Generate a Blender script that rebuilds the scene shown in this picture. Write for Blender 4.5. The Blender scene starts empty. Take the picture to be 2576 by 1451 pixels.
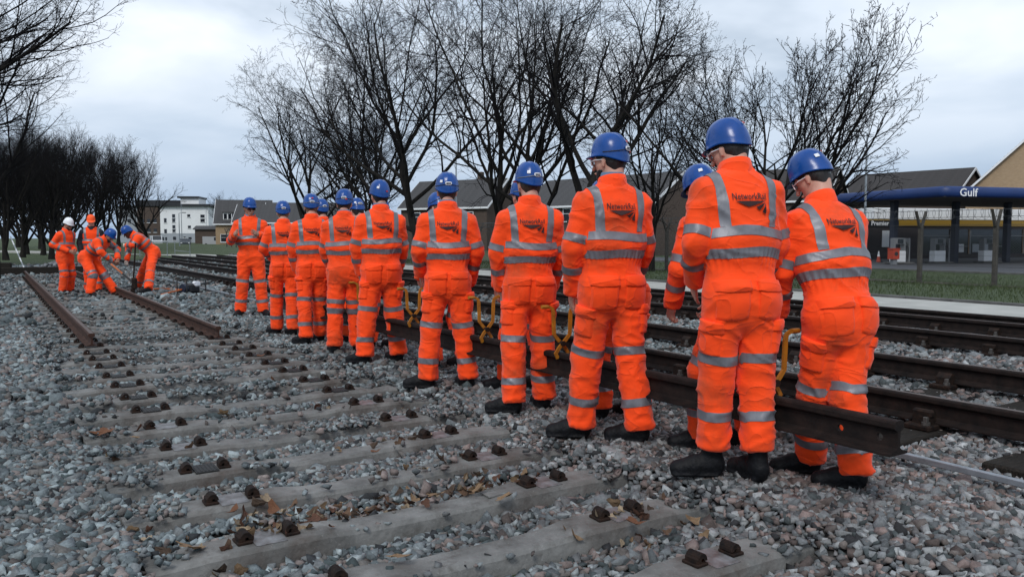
import bpy, bmesh, math, random
import numpy as np
from mathutils import Vector, Matrix, Euler
from mathutils.bvhtree import BVHTree

# ------------------------------------------------------------------ camera, sky, sun, exposure
scene = bpy.context.scene
COL = scene.collection
rad = math.radians
CAM_H, FOC, CX, CY, HY = 1.33, 2050.0, 1287.5, 725.5, 596.0
PITCH = math.atan((CY - HY) / FOC)
cam_d = bpy.data.cameras.new('camera')
cam_d.angle = 2 * math.atan(CX / FOC)
cam_d.clip_start = 0.05
cam_d.clip_end = 3000
cam = bpy.data.objects.new('camera', cam_d)
cam.location = (0, 0, CAM_H)
cam.rotation_euler = (math.pi / 2 - PITCH, 0, 0)
COL.objects.link(cam)
scene.camera = cam

SUN_EL, SUN_AZ = rad(44), rad(196)           # compass angle of the sun, clockwise from +Y
world = bpy.data.worlds.new('World')
scene.world = world
world.use_nodes = True
wn, wl = world.node_tree.nodes, world.node_tree.links
wn.clear()
def wnode(t, **kw):
    n = wn.new(t)
    for k, v in kw.items():
        setattr(n, k, v)
    return n
w_out = wnode('ShaderNodeOutputWorld')
w_bg = wnode('ShaderNodeBackground')
w_bg.inputs['Strength'].default_value = 0.1
w_sky = wnode('ShaderNodeTexSky', sky_type='NISHITA', sun_disc=False)
w_sky.sun_elevation = SUN_EL
w_sky.sun_rotation = SUN_AZ
w_sky.air_density = 1.6
w_sky.dust_density = 2.0
w_tc = wnode('ShaderNodeTexCoord')
w_sep = wnode('ShaderNodeSeparateXYZ')
wl.new(w_tc.outputs['Generated'], w_sep.inputs[0])
# project the view direction on a cloud deck overhead, so the banks flatten towards the horizon
w_add = wnode('ShaderNodeMath', operation='ADD'); w_add.inputs[1].default_value = 0.22
w_abs = wnode('ShaderNodeMath', operation='ABSOLUTE')
wl.new(w_sep.outputs['Z'], w_abs.inputs[0]); wl.new(w_abs.outputs[0], w_add.inputs[0])
w_dx = wnode('ShaderNodeMath', operation='DIVIDE'); w_dy = wnode('ShaderNodeMath', operation='DIVIDE')
wl.new(w_sep.outputs['X'], w_dx.inputs[0]); wl.new(w_add.outputs[0], w_dx.inputs[1])
wl.new(w_sep.outputs['Y'], w_dy.inputs[0]); wl.new(w_add.outputs[0], w_dy.inputs[1])
w_comb = wnode('ShaderNodeCombineXYZ')
wl.new(w_dx.outputs[0], w_comb.inputs[0]); wl.new(w_dy.outputs[0], w_comb.inputs[1])
w_n = wnode('ShaderNodeTexNoise')
w_n.inputs['Scale'].default_value = 1.15; w_n.inputs['Detail'].default_value = 5
w_n.inputs['Roughness'].default_value = 0.48; w_n.inputs['Distortion'].default_value = 0.35
wl.new(w_comb.outputs[0], w_n.inputs['Vector'])
w_r = wnode('ShaderNodeValToRGB')
el = w_r.color_ramp.elements
el[0].position = 0.34; el[0].color = (0.36, 0.44, 0.54, 1)
el[1].position = 0.64; el[1].color = (0.89, 0.93, 0.985, 1)
e = el.new(0.5); e.color = (0.66, 0.73, 0.82, 1)
wl.new(w_n.outputs['Fac'], w_r.inputs[0])
# the deck thickens and turns bluer low over the horizon
w_hr = wnode('ShaderNodeMapRange'); w_hr.interpolation_type = 'SMOOTHSTEP'
w_hr.inputs['From Min'].default_value = 0.0; w_hr.inputs['From Max'].default_value = 0.24
wl.new(w_abs.outputs[0], w_hr.inputs['Value'])
w_hm = wnode('ShaderNodeMix', data_type='RGBA')
w_hm.inputs['A'].default_value = (0.36, 0.47, 0.62, 1)
wl.new(w_hr.outputs[0], w_hm.inputs['Factor']); wl.new(w_r.outputs[0], w_hm.inputs['B'])
w_sc = wnode('ShaderNodeMix', data_type='RGBA', blend_type='MULTIPLY')
w_sc.inputs['Factor'].default_value = 1.0
w_sc.inputs['B'].default_value = (10.1, 10.2, 10.4, 1)
wl.new(w_hm.outputs['Result'], w_sc.inputs['A'])
w_mx = wnode('ShaderNodeMix', data_type='RGBA'); w_mx.inputs['Factor'].default_value = 0.93
wl.new(w_sky.outputs[0], w_mx.inputs['A']); wl.new(w_sc.outputs['Result'], w_mx.inputs['B'])
wl.new(w_mx.outputs['Result'], w_bg.inputs['Color']); wl.new(w_bg.outputs[0], w_out.inputs[0])

sun_d = bpy.data.lights.new('sun', 'SUN')
sun_d.energy = 1.35
sun_d.angle = rad(15)
sun_d.color = (1.0, 0.965, 0.92)
sun = bpy.data.objects.new('sun', sun_d)
_sd = Vector((math.sin(SUN_AZ) * math.cos(SUN_EL), math.cos(SUN_AZ) * math.cos(SUN_EL), math.sin(SUN_EL)))
sun.rotation_euler = (-_sd).to_track_quat('-Z', 'Y').to_euler()
COL.objects.link(sun)
vs = scene.view_settings
vs.view_transform = 'Standard'; vs.look = 'None'; vs.gamma = 1.0; vs.exposure = 0.27
scene.render.engine = 'CYCLES'
scene.cycles.max_bounces = 6
scene.cycles.use_denoising = True

# ------------------------------------------------------------------ survey frame: t runs along the railway, n to its right
TH = math.atan((CX + 25) / FOC)
TV = np.array([-math.sin(TH), math.cos(TH)]); NV = np.array([math.cos(TH), math.sin(TH)])
def tn(t, n, z=0.0):
    q = TV * t + NV * n
    return (float(q[0]), float(q[1]), z)
def gp(x, y, z=0.0):
    """survey point: sight line through a reading of the 2575 px wide picture, met with the level z"""
    u = (x - CX) / FOC; v = (y - CY) / FOC
    d = (u, math.cos(PITCH) - v * math.sin(PITCH), -math.sin(PITCH) - v * math.cos(PITCH))
    s = (CAM_H - z) / -d[2]
    return np.array([d[0] * s, d[1] * s, z])
def height_for(p, hy):
    """height above level 0 that something at p must have to reach picture row hy"""
    v = (CY - hy) / FOC
    y = p[1]
    # yc/zc = v ; yc = y sin + zr cos ; zc = y cos - zr sin
    s, c = math.sin(PITCH), math.cos(PITCH)
    zr = (v * y * c - y * s) / (c + v * s)
    return zr + CAM_H

# ------------------------------------------------------------------ helpers
rng = np.random.default_rng(7)
def tag(o, label=None, cat=None, group=None, kind=None):
    if label: o['label'] = label
    if cat: o['category'] = cat
    if group: o['group'] = group
    if kind: o['kind'] = kind
    return o
def empty(name, loc=(0, 0, 0), rz=0.0):
    o = bpy.data.objects.new(name, None)
    o.empty_display_size = 0.2
    o.location = loc; o.rotation_euler = (0, 0, rz)
    COL.objects.link(o)
    return o
def link(name, me, parent=None, loc=None, rz=None):
    o = bpy.data.objects.new(name, me)
    COL.objects.link(o)
    if parent is not None: o.parent = parent
    if loc is not None: o.location = loc
    if rz is not None: o.rotation_euler = (0, 0, rz)
    return o
def mesh_np(name, V, F, mat, smooth=False):
    """V (n,3), F (m,3|4) arrays"""
    V = np.asarray(V, np.float32); F = np.asarray(F, np.int32)
    me = bpy.data.meshes.new(name)
    k = F.shape[1]
    me.vertices.add(len(V)); me.vertices.foreach_set('co', V.ravel())
    me.loops.add(F.size); me.loops.foreach_set('vertex_index', F.ravel())
    me.polygons.add(len(F))
    me.polygons.foreach_set('loop_start', np.arange(0, F.size, k, dtype=np.int32))
    me.polygons.foreach_set('loop_total', np.full(len(F), k, np.int32))
    if smooth: me.polygons.foreach_set('use_smooth', np.ones(len(F), bool))
    me.update(calc_edges=True)
    if mat is not None: me.materials.append(mat)
    return me
class MB:
    """collects boxes, prisms and tubes of one piece"""
    def __init__(s): s.v = []; s.f = []
    def add(s, vs_, fs_):
        b = len(s.v); s.v += [tuple(map(float, p)) for p in vs_]; s.f += [tuple(i + b for i in f) for f in fs_]; return s
    def box(s, c, d, rz=0.0, bev=0.0, M=None):
        x, y, z = d[0] / 2, d[1] / 2, d[2] / 2
        if bev > 0:
            b = min(bev, x * .9, y * .9, z * .9); pts = []; bm = bmesh.new()
            bmesh.ops.create_cube(bm, size=1.0)
            for v in bm.verts: v.co = Vector((v.co.x * d[0], v.co.y * d[1], v.co.z * d[2]))
            bmesh.ops.bevel(bm, geom=bm.edges[:], offset=b, segments=1, affect='EDGES', profile=0.5)
            bm.verts.index_update()
            pts = [v.co.copy() for v in bm.verts]; fs = [[v.index for v in f.verts] for f in bm.faces]; bm.free()
        else:
            pts = [Vector(p) for p in ((-x,-y,-z),(x,-y,-z),(x,y,-z),(-x,y,-z),(-x,-y,z),(x,-y,z),(x,y,z),(-x,y,z))]
            fs = [(3,2,1,0),(4,5,6,7),(0,1,5,4),(1,2,6,5),(2,3,7,6),(3,0,4,7)]
        R = Matrix.Rotation(rz, 3, 'Z') if M is None else M
        return s.add([R @ p + Vector(c) for p in pts], fs)
    def tube(s, pts, r, n=8, cap=True):
        pts = [Vector(p) for p in pts]; m = len(pts)
        rr = r if hasattr(r, '__len__') else [r] * m
        vs_, fs_ = [], []
        up = None
        for i, p in enumerate(pts):
            d = (pts[min(i + 1, m - 1)] - pts[max(i - 1, 0)]).normalized()
            if up is None:
                up = Vector((0, 0, 1)) if abs(d.z) < .9 else Vector((1, 0, 0))
            a = d.cross(up).normalized(); b = a.cross(d).normalized(); up = b
            for k in range(n):
                an = 2 * math.pi * k / n
                vs_.append(p + a * (math.cos(an) * rr[i]) + b * (math.sin(an) * rr[i]))
        for i in range(m - 1):
            for k in range(n):
                k2 = (k + 1) % n
                fs_.append((i * n + k, i * n + k2, (i + 1) * n + k2, (i + 1) * n + k))
        if cap:
            fs_.append(tuple(reversed(range(n)))); fs_.append(tuple((m - 1) * n + k for k in range(n)))
        return s.add(vs_, fs_)
    def prism(s, poly, axis, a, b):
        """poly in the plane normal to axis ('x': (y,z), 'y': (x,z), 'z': (x,y))"""
        def P(q, h):
            return {'x': (h, q[0], q[1]), 'y': (q[0], h, q[1]), 'z': (q[0], q[1], h)}[axis]
        n = len(poly)
        vs_ = [P(q, a) for q in poly] + [P(q, b) for q in poly]
        fs_ = [tuple(reversed(range(n))), tuple(range(n, 2 * n))] + [(i, (i + 1) % n, n + (i + 1) % n, n + i) for i in range(n)]
        return s.add(vs_, fs_)
    def mesh(s, name, mat, smooth=False):
        me = bpy.data.meshes.new(name)
        me.from_pydata(s.v, [], s.f)
        bm = bmesh.new(); bm.from_mesh(me); bmesh.ops.recalc_face_normals(bm, faces=bm.faces[:]); bm.to_mesh(me); bm.free()
        if smooth:
            me.polygons.foreach_set('use_smooth', np.ones(len(me.polygons), bool))
        if mat is not None: me.materials.append(mat)
        me.update()
        return me
    def obj(s, name, mat, parent=None, loc=None, rz=None, smooth=False):
        return link(name, s.mesh(name, mat, smooth), parent, loc, rz)
def copy_tree(o, parent=None):
    c = o.copy(); COL.objects.link(c)
    if parent is not None: c.parent = parent
    for ch in o.children: copy_tree(ch, c)
    return c

# value noise on numpy points
_perm = np.random.default_rng(3).random(65536).astype(np.float32)
def _h(i, j, k): return _perm[(i * 7349 + j * 9151 + k * 3571) & 65535]
def vnoise(P):
    P = np.asarray(P, np.float64); I = np.floor(P).astype(np.int64); f = P - I; f = f * f * (3 - 2 * f)
    i, j, k = I[:, 0], I[:, 1], I[:, 2]; u, v, w = f[:, 0], f[:, 1], f[:, 2]
    def L(a, b, t): return a + (b - a) * t
    x00 = L(_h(i, j, k), _h(i + 1, j, k), u); x10 = L(_h(i, j + 1, k), _h(i + 1, j + 1, k), u)
    x01 = L(_h(i, j, k + 1), _h(i + 1, j, k + 1), u); x11 = L(_h(i, j + 1, k + 1), _h(i + 1, j + 1, k + 1), u)
    return L(L(x00, x10, v), L(x01, x11, v), w)

# ------------------------------------------------------------------ materials
def mat(name, col, rough=0.7, metal=0.0, var=0.0, vscale=8.0, col2=None, bump=0.0, bscale=30.0, spec=0.5, stretch=(1, 1, 1), detail=4, coords='Object', coat=0.0):
    m = bpy.data.materials.new(name); m.use_nodes = True
    nt = m.node_tree; b = nt.nodes['Principled BSDF']
    b.inputs['Base Color'].default_value = (*col, 1); b.inputs['Roughness'].default_value = rough
    b.inputs['Metallic'].default_value = metal
    b.inputs['Specular IOR Level'].default_value = spec
    if coat: b.inputs['Coat Weight'].default_value = coat; b.inputs['Coat Roughness'].default_value = .15
    if var or col2 or bump:
        tc = nt.nodes.new('ShaderNodeTexCoord'); mp = nt.nodes.new('ShaderNodeMapping')
        mp.inputs['Scale'].default_value = stretch
        nt.links.new(tc.outputs[coords], mp.inputs[0])
    if var or col2:
        n = nt.nodes.new('ShaderNodeTexNoise'); n.inputs['Scale'].default_value = vscale; n.inputs['Detail'].default_value = detail
        n.inputs['Roughness'].default_value = .6
        nt.links.new(mp.outputs[0], n.inputs['Vector'])
        r = nt.nodes.new('ShaderNodeValToRGB'); r.color_ramp.elements[0].position = .32; r.color_ramp.elements[1].position = .68
        c2 = col2 or tuple(min(1, c * (1 + var)) for c in col)
        c1 = col if col2 else tuple(c * (1 - var) for c in col)
        r.color_ramp.elements[0].color = (*c1, 1); r.color_ramp.elements[1].color = (*c2, 1)
        nt.links.new(n.outputs['Fac'], r.inputs[0]); nt.links.new(r.outputs[0], b.inputs['Base Color'])
    if bump:
        n2 = nt.nodes.new('ShaderNodeTexNoise'); n2.inputs['Scale'].default_value = bscale; n2.inputs['Detail'].default_value = 5
        nt.links.new(mp.outputs[0], n2.inputs['Vector'])
        bp = nt.nodes.new('ShaderNodeBump'); bp.inputs['Strength'].default_value = 1.0; bp.inputs['Distance'].default_value = bump
        nt.links.new(n2.outputs['Fac'], bp.inputs['Height']); nt.links.new(bp.outputs[0], b.inputs['Normal'])
    return m
M = {}
def grime_mat(name, col, dirt, rough, amount, bump=.006):
    """cloth with soft soiling patches and small creases"""
    m = mat(name, col, rough, spec=.25)
    nt = m.node_tree; b = nt.nodes['Principled BSDF']
    t0 = nt.nodes.new('ShaderNodeTexCoord'); m0 = nt.nodes.new('ShaderNodeMapping'); m0.inputs['Scale'].default_value = (1, 1, 1.8); m0.inputs['Rotation'].default_value = (.3, .45, 0)
    nt.links.new(t0.outputs['Object'], m0.inputs[0])
    hs = []
    for sc_, di in ((3.6, .8), (9.0, .6)):
        nn = nt.nodes.new('ShaderNodeTexNoise'); nn.inputs['Scale'].default_value = sc_; nn.inputs['Detail'].default_value = 1.5; nn.inputs['Distortion'].default_value = di
        nt.links.new(m0.outputs[0], nn.inputs['Vector'])
        s1 = nt.nodes.new('ShaderNodeMath'); s1.operation = 'MULTIPLY_ADD'; s1.inputs[1].default_value = 2; s1.inputs[2].default_value = -1
        s2 = nt.nodes.new('ShaderNodeMath'); s2.operation = 'ABSOLUTE'; s3 = nt.nodes.new('ShaderNodeMath'); s3.operation = 'POWER'; s3.inputs[1].default_value = .45
        nt.links.new(nn.outputs['Fac'], s1.inputs[0]); nt.links.new(s1.outputs[0], s2.inputs[0]); nt.links.new(s2.outputs[0], s3.inputs[0]); hs.append((s3, sc_))
    prev = None
    for s3, sc_ in hs:
        bp = nt.nodes.new('ShaderNodeBump'); bp.invert = True; bp.inputs['Strength'].default_value = .8 if sc_ < 6 else .4; bp.inputs['Distance'].default_value = bump * 6.0 / sc_ * 1.3
        nt.links.new(s3.outputs[0], bp.inputs['Height'])
        if prev: nt.links.new(prev.outputs[0], bp.inputs['Normal'])
        prev = bp
    nt.links.new(prev.outputs[0], b.inputs['Normal'])
    tc = nt.nodes.new('ShaderNodeTexCoord'); oi = nt.nodes.new('ShaderNodeObjectInfo')
    ad = nt.nodes.new('ShaderNodeVectorMath'); ad.operation = 'ADD'
    sc = nt.nodes.new('ShaderNodeVectorMath'); sc.operation = 'SCALE'; sc.inputs['Scale'].default_value = 37
    nt.links.new(oi.outputs['Location'], sc.inputs[0])
    nt.links.new(tc.outputs['Object'], ad.inputs[0]); nt.links.new(sc.outputs[0], ad.inputs[1])
    n = nt.nodes.new('ShaderNodeTexNoise'); n.inputs['Scale'].default_value = 3.2; n.inputs['Detail'].default_value = 5; n.inputs['Roughness'].default_value = .62
    nt.links.new(ad.outputs[0], n.inputs['Vector'])
    r = nt.nodes.new('ShaderNodeMapRange'); r.inputs['From Min'].default_value = .52; r.inputs['From Max'].default_value = .76; r.inputs['To Max'].default_value = amount
    nt.links.new(n.outputs['Fac'], r.inputs['Value'])
    mx = nt.nodes.new('ShaderNodeMix'); mx.data_type = 'RGBA'
    mx.inputs['A'].default_value = (*col, 1); mx.inputs['B'].default_value = (*dirt, 1)
    nt.links.new(r.outputs[0], mx.inputs['Factor']); nt.links.new(mx.outputs['Result'], b.inputs['Base Color'])
    b.inputs['Sheen Weight'].default_value = .15
    return m
M['orange'] = grime_mat('hi_vis_cloth', (0.98, 0.070, 0.006), (0.30, 0.06, 0.02), .8, .75)
M['orange2'] = grime_mat('hi_vis_cloth_trim', (0.98, 0.068, 0.006), (0.30, 0.06, 0.02), .8, .4)
M['tape'] = mat('reflective_tape', (0.165, 0.168, 0.19), .45, .2, var=.25, vscale=9, bump=.004, bscale=16, stretch=(1, 1, .35))
M['helmet_blue'] = mat('helmet_blue', (0.003, 0.056, 0.26), .25, var=.16, vscale=7, bump=.0008, bscale=30, spec=.4)
M['helmet_white'] = mat('helmet_white', (0.80, 0.82, 0.85), .3, var=.05, vscale=9)
M['cap_orange'] = mat('cap_cloth', (0.98, 0.11, 0.02), .8, var=.05, bump=.002)
M['boot'] = mat('boot_leather', (0.004, 0.0045, 0.006), .6, var=.5, vscale=18, bump=.006, bscale=40, spec=.2)
M['sole'] = mat('boot_sole', (0.012, 0.012, 0.013), .8)
M['skin'] = mat('skin_pale', (0.50, 0.27, 0.20), .55, var=.12, vscale=22, col2=(0.60, 0.34, 0.26))
M['skin_dark'] = mat('skin_dark', (0.075, 0.038, 0.026), .5, var=.2, vscale=20)
M['skin_tan'] = mat('skin_tan', (0.36, 0.19, 0.135), .55, var=.12, vscale=20)
M['hair_dark'] = mat('hair_dark', (0.011, 0.009, 0.009), .6, var=.6, vscale=60, bump=.004, bscale=90, stretch=(1, 1, .3))
M['hair_brown'] = mat('hair_brown', (0.035, 0.022, 0.015), .6, var=.5, vscale=60, bump=.004, bscale=90, stretch=(1, 1, .3))
M['hair_fair'] = mat('hair_fair', (0.14, 0.085, 0.05), .6, var=.4, vscale=60, bump=.004, bscale=90, stretch=(1, 1, .3))
M['black_cloth'] = mat('black_cloth', (0.010, 0.012, 0.018), .85, var=.3, bump=.004, bscale=14)
M['blue_collar'] = mat('blue_shirt', (0.10, 0.17, 0.27), .85, var=.2)
M['logo'] = mat('logo_print', (0.030, 0.006, 0.006), .7)
M['white_plastic'] = mat('white_plastic', (0.72, 0.74, 0.78), .35, var=.05)
M['dark_plastic'] = mat('dark_plastic', (0.012, 0.013, 0.016), .4)
M['red_badge'] = mat('red_badge', (0.45, 0.02, 0.03), .4)
M['lens'] = mat('dark_lens', (0.008, 0.009, 0.012), .08, spec=.8)
M['white_eye'] = mat('eye_white', (0.7, 0.7, 0.7), .3)
M['glove'] = mat('work_glove', (0.62, 0.58, 0.50), .85, var=.15, bump=.003)
M['yellow'] = mat('yellow_paint', (0.24, 0.085, 0.006), .6, vscale=9, col2=(0.42, 0.165, 0.006), bump=.002, bscale=30)
M['rust'] = mat('rusty_steel', (0.028, 0.015, 0.012), .8, .0, vscale=14, col2=(0.070, 0.036, 0.026), bump=.003, bscale=60, spec=.2)
M['rust_dark'] = mat('dark_rail_steel', (0.006, 0.005, 0.005), .75, .0, vscale=12, col2=(0.020, 0.013, 0.011), bump=.003, bscale=60, spec=.18)
M['rail_top'] = mat('worn_rail_head', (0.05, 0.033, 0.026), .5, .4, vscale=20, col2=(0.11, 0.075, 0.060), stretch=(4, .6, 1))
def concrete_mat():
    """weathered concrete: blotches, speckle, rust washed out around the rail seats, dirt"""
    m = mat('sleeper_concrete', (.2, .2, .19), .9, bump=.007, bscale=34); nt = m.node_tree; b = nt.nodes['Principled BSDF']; N_ = nt.nodes.new; Lk = nt.links.new
    tc = N_('ShaderNodeTexCoord'); oi = N_('ShaderNodeObjectInfo'); va = N_('ShaderNodeVectorMath'); va.operation = 'ADD'; sc = N_('ShaderNodeVectorMath'); sc.operation = 'SCALE'; sc.inputs['Scale'].default_value = 9.7
    Lk(oi.outputs['Location'], sc.inputs[0]); Lk(tc.outputs['Object'], va.inputs[0]); Lk(sc.outputs[0], va.inputs[1])
    def noise(scale, det, lo, hi, a, c):
        n = N_('ShaderNodeTexNoise'); n.inputs['Scale'].default_value = scale; n.inputs['Detail'].default_value = det; n.inputs['Roughness'].default_value = .65; Lk(va.outputs[0], n.inputs['Vector'])
        r = N_('ShaderNodeMapRange'); r.inputs['From Min'].default_value = lo; r.inputs['From Max'].default_value = hi; r.inputs['To Min'].default_value = a; r.inputs['To Max'].default_value = c; Lk(n.outputs['Fac'], r.inputs['Value']); return r
    def mixc(A, B, fac):
        x = N_('ShaderNodeMix'); x.data_type = 'RGBA'
        for k, v in (('A', A), ('B', B)):
            if isinstance(v, tuple): x.inputs[k].default_value = (*v, 1)
            else: Lk(v, x.inputs[k])
        Lk(fac, x.inputs['Factor']); return x.outputs['Result']
    c = mixc((.07, .071, .069), (.20, .203, .198), noise(3.2, 6, .32, .66, 0, 1).outputs[0])
    c = mixc(c, (.055, .050, .044), noise(9, 8, .54, .72, 0, .85).outputs[0])
    c = mixc(c, (.30, .30, .29), noise(70, 3, .62, .75, 0, .5).outputs[0])
    sp = N_('ShaderNodeSeparateXYZ'); Lk(tc.outputs['Object'], sp.inputs[0]); ab = N_('ShaderNodeMath'); ab.operation = 'ABSOLUTE'; Lk(sp.outputs[0], ab.inputs[0])
    su = N_('ShaderNodeMath'); su.operation = 'SUBTRACT'; su.inputs[1].default_value = .745; Lk(ab.outputs[0], su.inputs[0]); a2 = N_('ShaderNodeMath'); a2.operation = 'ABSOLUTE'; Lk(su.outputs[0], a2.inputs[0])
    mr = N_('ShaderNodeMapRange'); mr.interpolation_type = 'SMOOTHSTEP'; mr.inputs['From Min'].default_value = .42; mr.inputs['From Max'].default_value = .10; mr.inputs['To Max'].default_value = 1; Lk(a2.outputs[0], mr.inputs['Value'])
    mu = N_('ShaderNodeMath'); mu.operation = 'MULTIPLY'; Lk(mr.outputs[0], mu.inputs[0]); Lk(noise(5, 6, .36, .66, 0, .7).outputs[0], mu.inputs[1])
    c = mixc(c, (.060, .042, .033), mu.outputs[0])
    Lk(c, b.inputs['Base Color']); return m
M['concrete'] = concrete_mat()
M['iron'] = mat('rusty_iron', (0.006, 0.005, 0.005), .8, .1, vscale=22, col2=(0.028, 0.015, 0.010), bump=.004, bscale=50, spec=.2)
M['rubber'] = mat('rubber_pad', (0.012, 0.013, 0.014), .7, bump=.006, bscale=70)
M['timber'] = mat('creosoted_timber', (0.010, 0.009, 0.008), .85, vscale=7, col2=(0.030, 0.026, 0.022), bump=.01, bscale=14, stretch=(1, 9, 6), detail=7, spec=.15)
M['galv'] = mat('galvanised_steel', (0.30, 0.33, 0.36), .45, .7, var=.2, vscale=14)
M['wood_handle'] = mat('orange_handle', (0.42, 0.10, 0.02), .55, var=.25)
M['bark'] = mat('dark_bark', (0.008, 0.008, 0.009), .9, vscale=7, col2=(0.022, 0.020, 0.017), bump=.02, bscale=16, stretch=(1, 1, .35), spec=.15)
M['twig'] = mat('dark_twig', (0.007, 0.007, 0.009), .9, vscale=3, col2=(0.014, 0.013, 0.013), spec=.1)
M['path'] = mat('path_concrete', (0.30, 0.305, 0.285), .9, vscale=1.2, col2=(0.42, 0.42, 0.395), bump=.004, bscale=30, detail=8)
M['road'] = mat('asphalt', (0.040, 0.043, 0.05), .85, vscale=2.2, col2=(0.065, 0.07, 0.08), bump=.006, bscale=60)
M['kerb'] = mat('kerb_stone', (0.09, 0.09, 0.088), .9, var=.3, vscale=3, bump=.01)
M['soil'] = mat('bare_soil', (0.030, 0.024, 0.019), .95, vscale=3, col2=(0.075, 0.060, 0.046), bump=.03, bscale=9)
# ------------------------------------------------------------------ ground, ballast, railway
def add_attr_color(me, cols):
    a = me.color_attributes.new('tint', 'FLOAT_COLOR', 'POINT')
    a.data.foreach_set('color', np.asarray(cols, np.float32).ravel())
def tinted(name, rough, bump, bscale, mul=.35, spec=.35):
    m = mat(name, (.3, .3, .3), rough, bump=bump, bscale=bscale, spec=spec); nt = m.node_tree; b = nt.nodes['Principled BSDF']
    at = nt.nodes.new('ShaderNodeAttribute'); at.attribute_name = 'tint'
    n = nt.nodes.new('ShaderNodeTexNoise'); n.inputs['Scale'].default_value = 45; n.inputs['Detail'].default_value = 6; n.inputs['Roughness'].default_value = .7
    tc = nt.nodes.new('ShaderNodeTexCoord'); nt.links.new(tc.outputs['Object'], n.inputs['Vector'])
    r = nt.nodes.new('ShaderNodeMapRange'); r.inputs['From Min'].default_value = .3; r.inputs['From Max'].default_value = .7; r.inputs['To Min'].default_value = 1 - mul; r.inputs['To Max'].default_value = 1 + mul
    nt.links.new(n.outputs['Fac'], r.inputs['Value'])
    mx = nt.nodes.new('ShaderNodeVectorMath'); mx.operation = 'SCALE'
    nt.links.new(at.outputs['Color'], mx.inputs[0]); nt.links.new(r.outputs[0], mx.inputs['Scale']); nt.links.new(mx.outputs[0], b.inputs['Base Color'])
    return m
M['stone'] = tinted('ballast_stone', .88, .004, 60)
M['bed'] = mat('ballast_bed_shaded', (0.008, 0.008, 0.008), .95, vscale=16, col2=(0.06, 0.058, 0.056), bump=.035, bscale=17, detail=6)  # bed colour kept near black: shade painted into the gaps between the stones
def grass_mat():
    m = mat('turf', (0.022, 0.038, 0.010), .95, vscale=.5, col2=(0.046, 0.070, 0.020), bump=.05, bscale=22, detail=9)
    return m
M['grass'] = grass_mat()
M['blade'] = mat('grass_blade', (0.020, 0.042, 0.010), .8, vscale=.8, col2=(0.050, 0.068, 0.020))
M['leaf'] = mat('dead_leaf', (0.15, 0.085, 0.04), .8, vscale=20, col2=(0.27, 0.18, 0.10), bump=.004)
M['leaf_rust'] = mat('russet_leaf', (0.10, 0.04, 0.018), .8, vscale=20, col2=(0.17, 0.07, 0.03), bump=.004)
M['litter'] = tinted('leaf_litter', .85, .004, 50)

N_SL, SL_T0, SL_DT = 50, 1.10, .6155
TRK = 1.735                                   # centre line of the near track (n)
def smooth(a, b, x): t = np.clip((x - a) / (b - a), 0, 1); return t * t * (3 - 2 * t)
def land_z(t, n):
    t = np.asarray(t, float); n = np.asarray(n, float)
    z = -.52 * smooth(19, 34, n) * smooth(120, 60, t) - .25 * smooth(46, 70, t) * smooth(12, 4, n)
    return z
def bed_z(t, n):
    """level of the ballast"""
    t = np.asarray(t, float); n = np.asarray(n, float)
    P = np.stack([t * 1.1, n * 1.1, np.zeros_like(t)], -1).reshape(-1, 3)
    w = (vnoise(P) - .5).reshape(t.shape) * .05 + (vnoise(P * 3.1 + 7) - .5).reshape(t.shape) * .03
    ph = np.abs(((t - SL_T0) / SL_DT + .5) % 1 - .5) * SL_DT         # distance to the nearest sleeper
    inside = smooth(.42, .62, n) * smooth(3.12, 2.92, n) * smooth(31.5, 30.5, t)
    bay = smooth(.12, .18, ph)
    dug = np.where((t < 3.9), .025, .0)
    z = w * (1 - .5 * inside) + inside * (-.050 - dug) + (1 - inside) * .004
    z = z + .10 * smooth(3.5, 4.9, n) - .02 * smooth(10.8, 12.3, n) + .05 * np.exp(-((n - 8.05) / .35) ** 2)
    z = z + .03 * np.exp(-((n - 3.35) / .3) ** 2)
    return z
# one sheet of land to the horizon
tt = np.concatenate([[-600, -200, -60, -25], np.arange(-12, 70, 2.5), [75, 85, 100, 120, 160, 220, 320, 480, 800]])
nn = np.concatenate([[-700, -300, -120, -60, -30], np.arange(-16, 42, 2.0), [44, 50, 60, 80, 120, 200, 350, 700]])
Tg, Ng = np.meshgrid(tt, nn, indexing='ij')
Zg = land_z(Tg, Ng) - .10 * smooth(-8, -5, Ng) * smooth(14, 12, Ng) * smooth(46, 43, Tg) * smooth(-12, -9, Tg)
Vg = np.stack([TV[0] * Tg + NV[0] * Ng, TV[1] * Tg + NV[1] * Ng, Zg], -1).reshape(-1, 3)
idx = np.arange(Tg.size).reshape(Tg.shape)
Fg = np.stack([idx[:-1, :-1], idx[:-1, 1:], idx[1:, 1:], idx[1:, :-1]], -1).reshape(-1, 4)
tag(link('ground', mesh_np('ground', Vg, Fg, M['grass'], True)), 'rough green turf around the railway', kind='structure')
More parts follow.
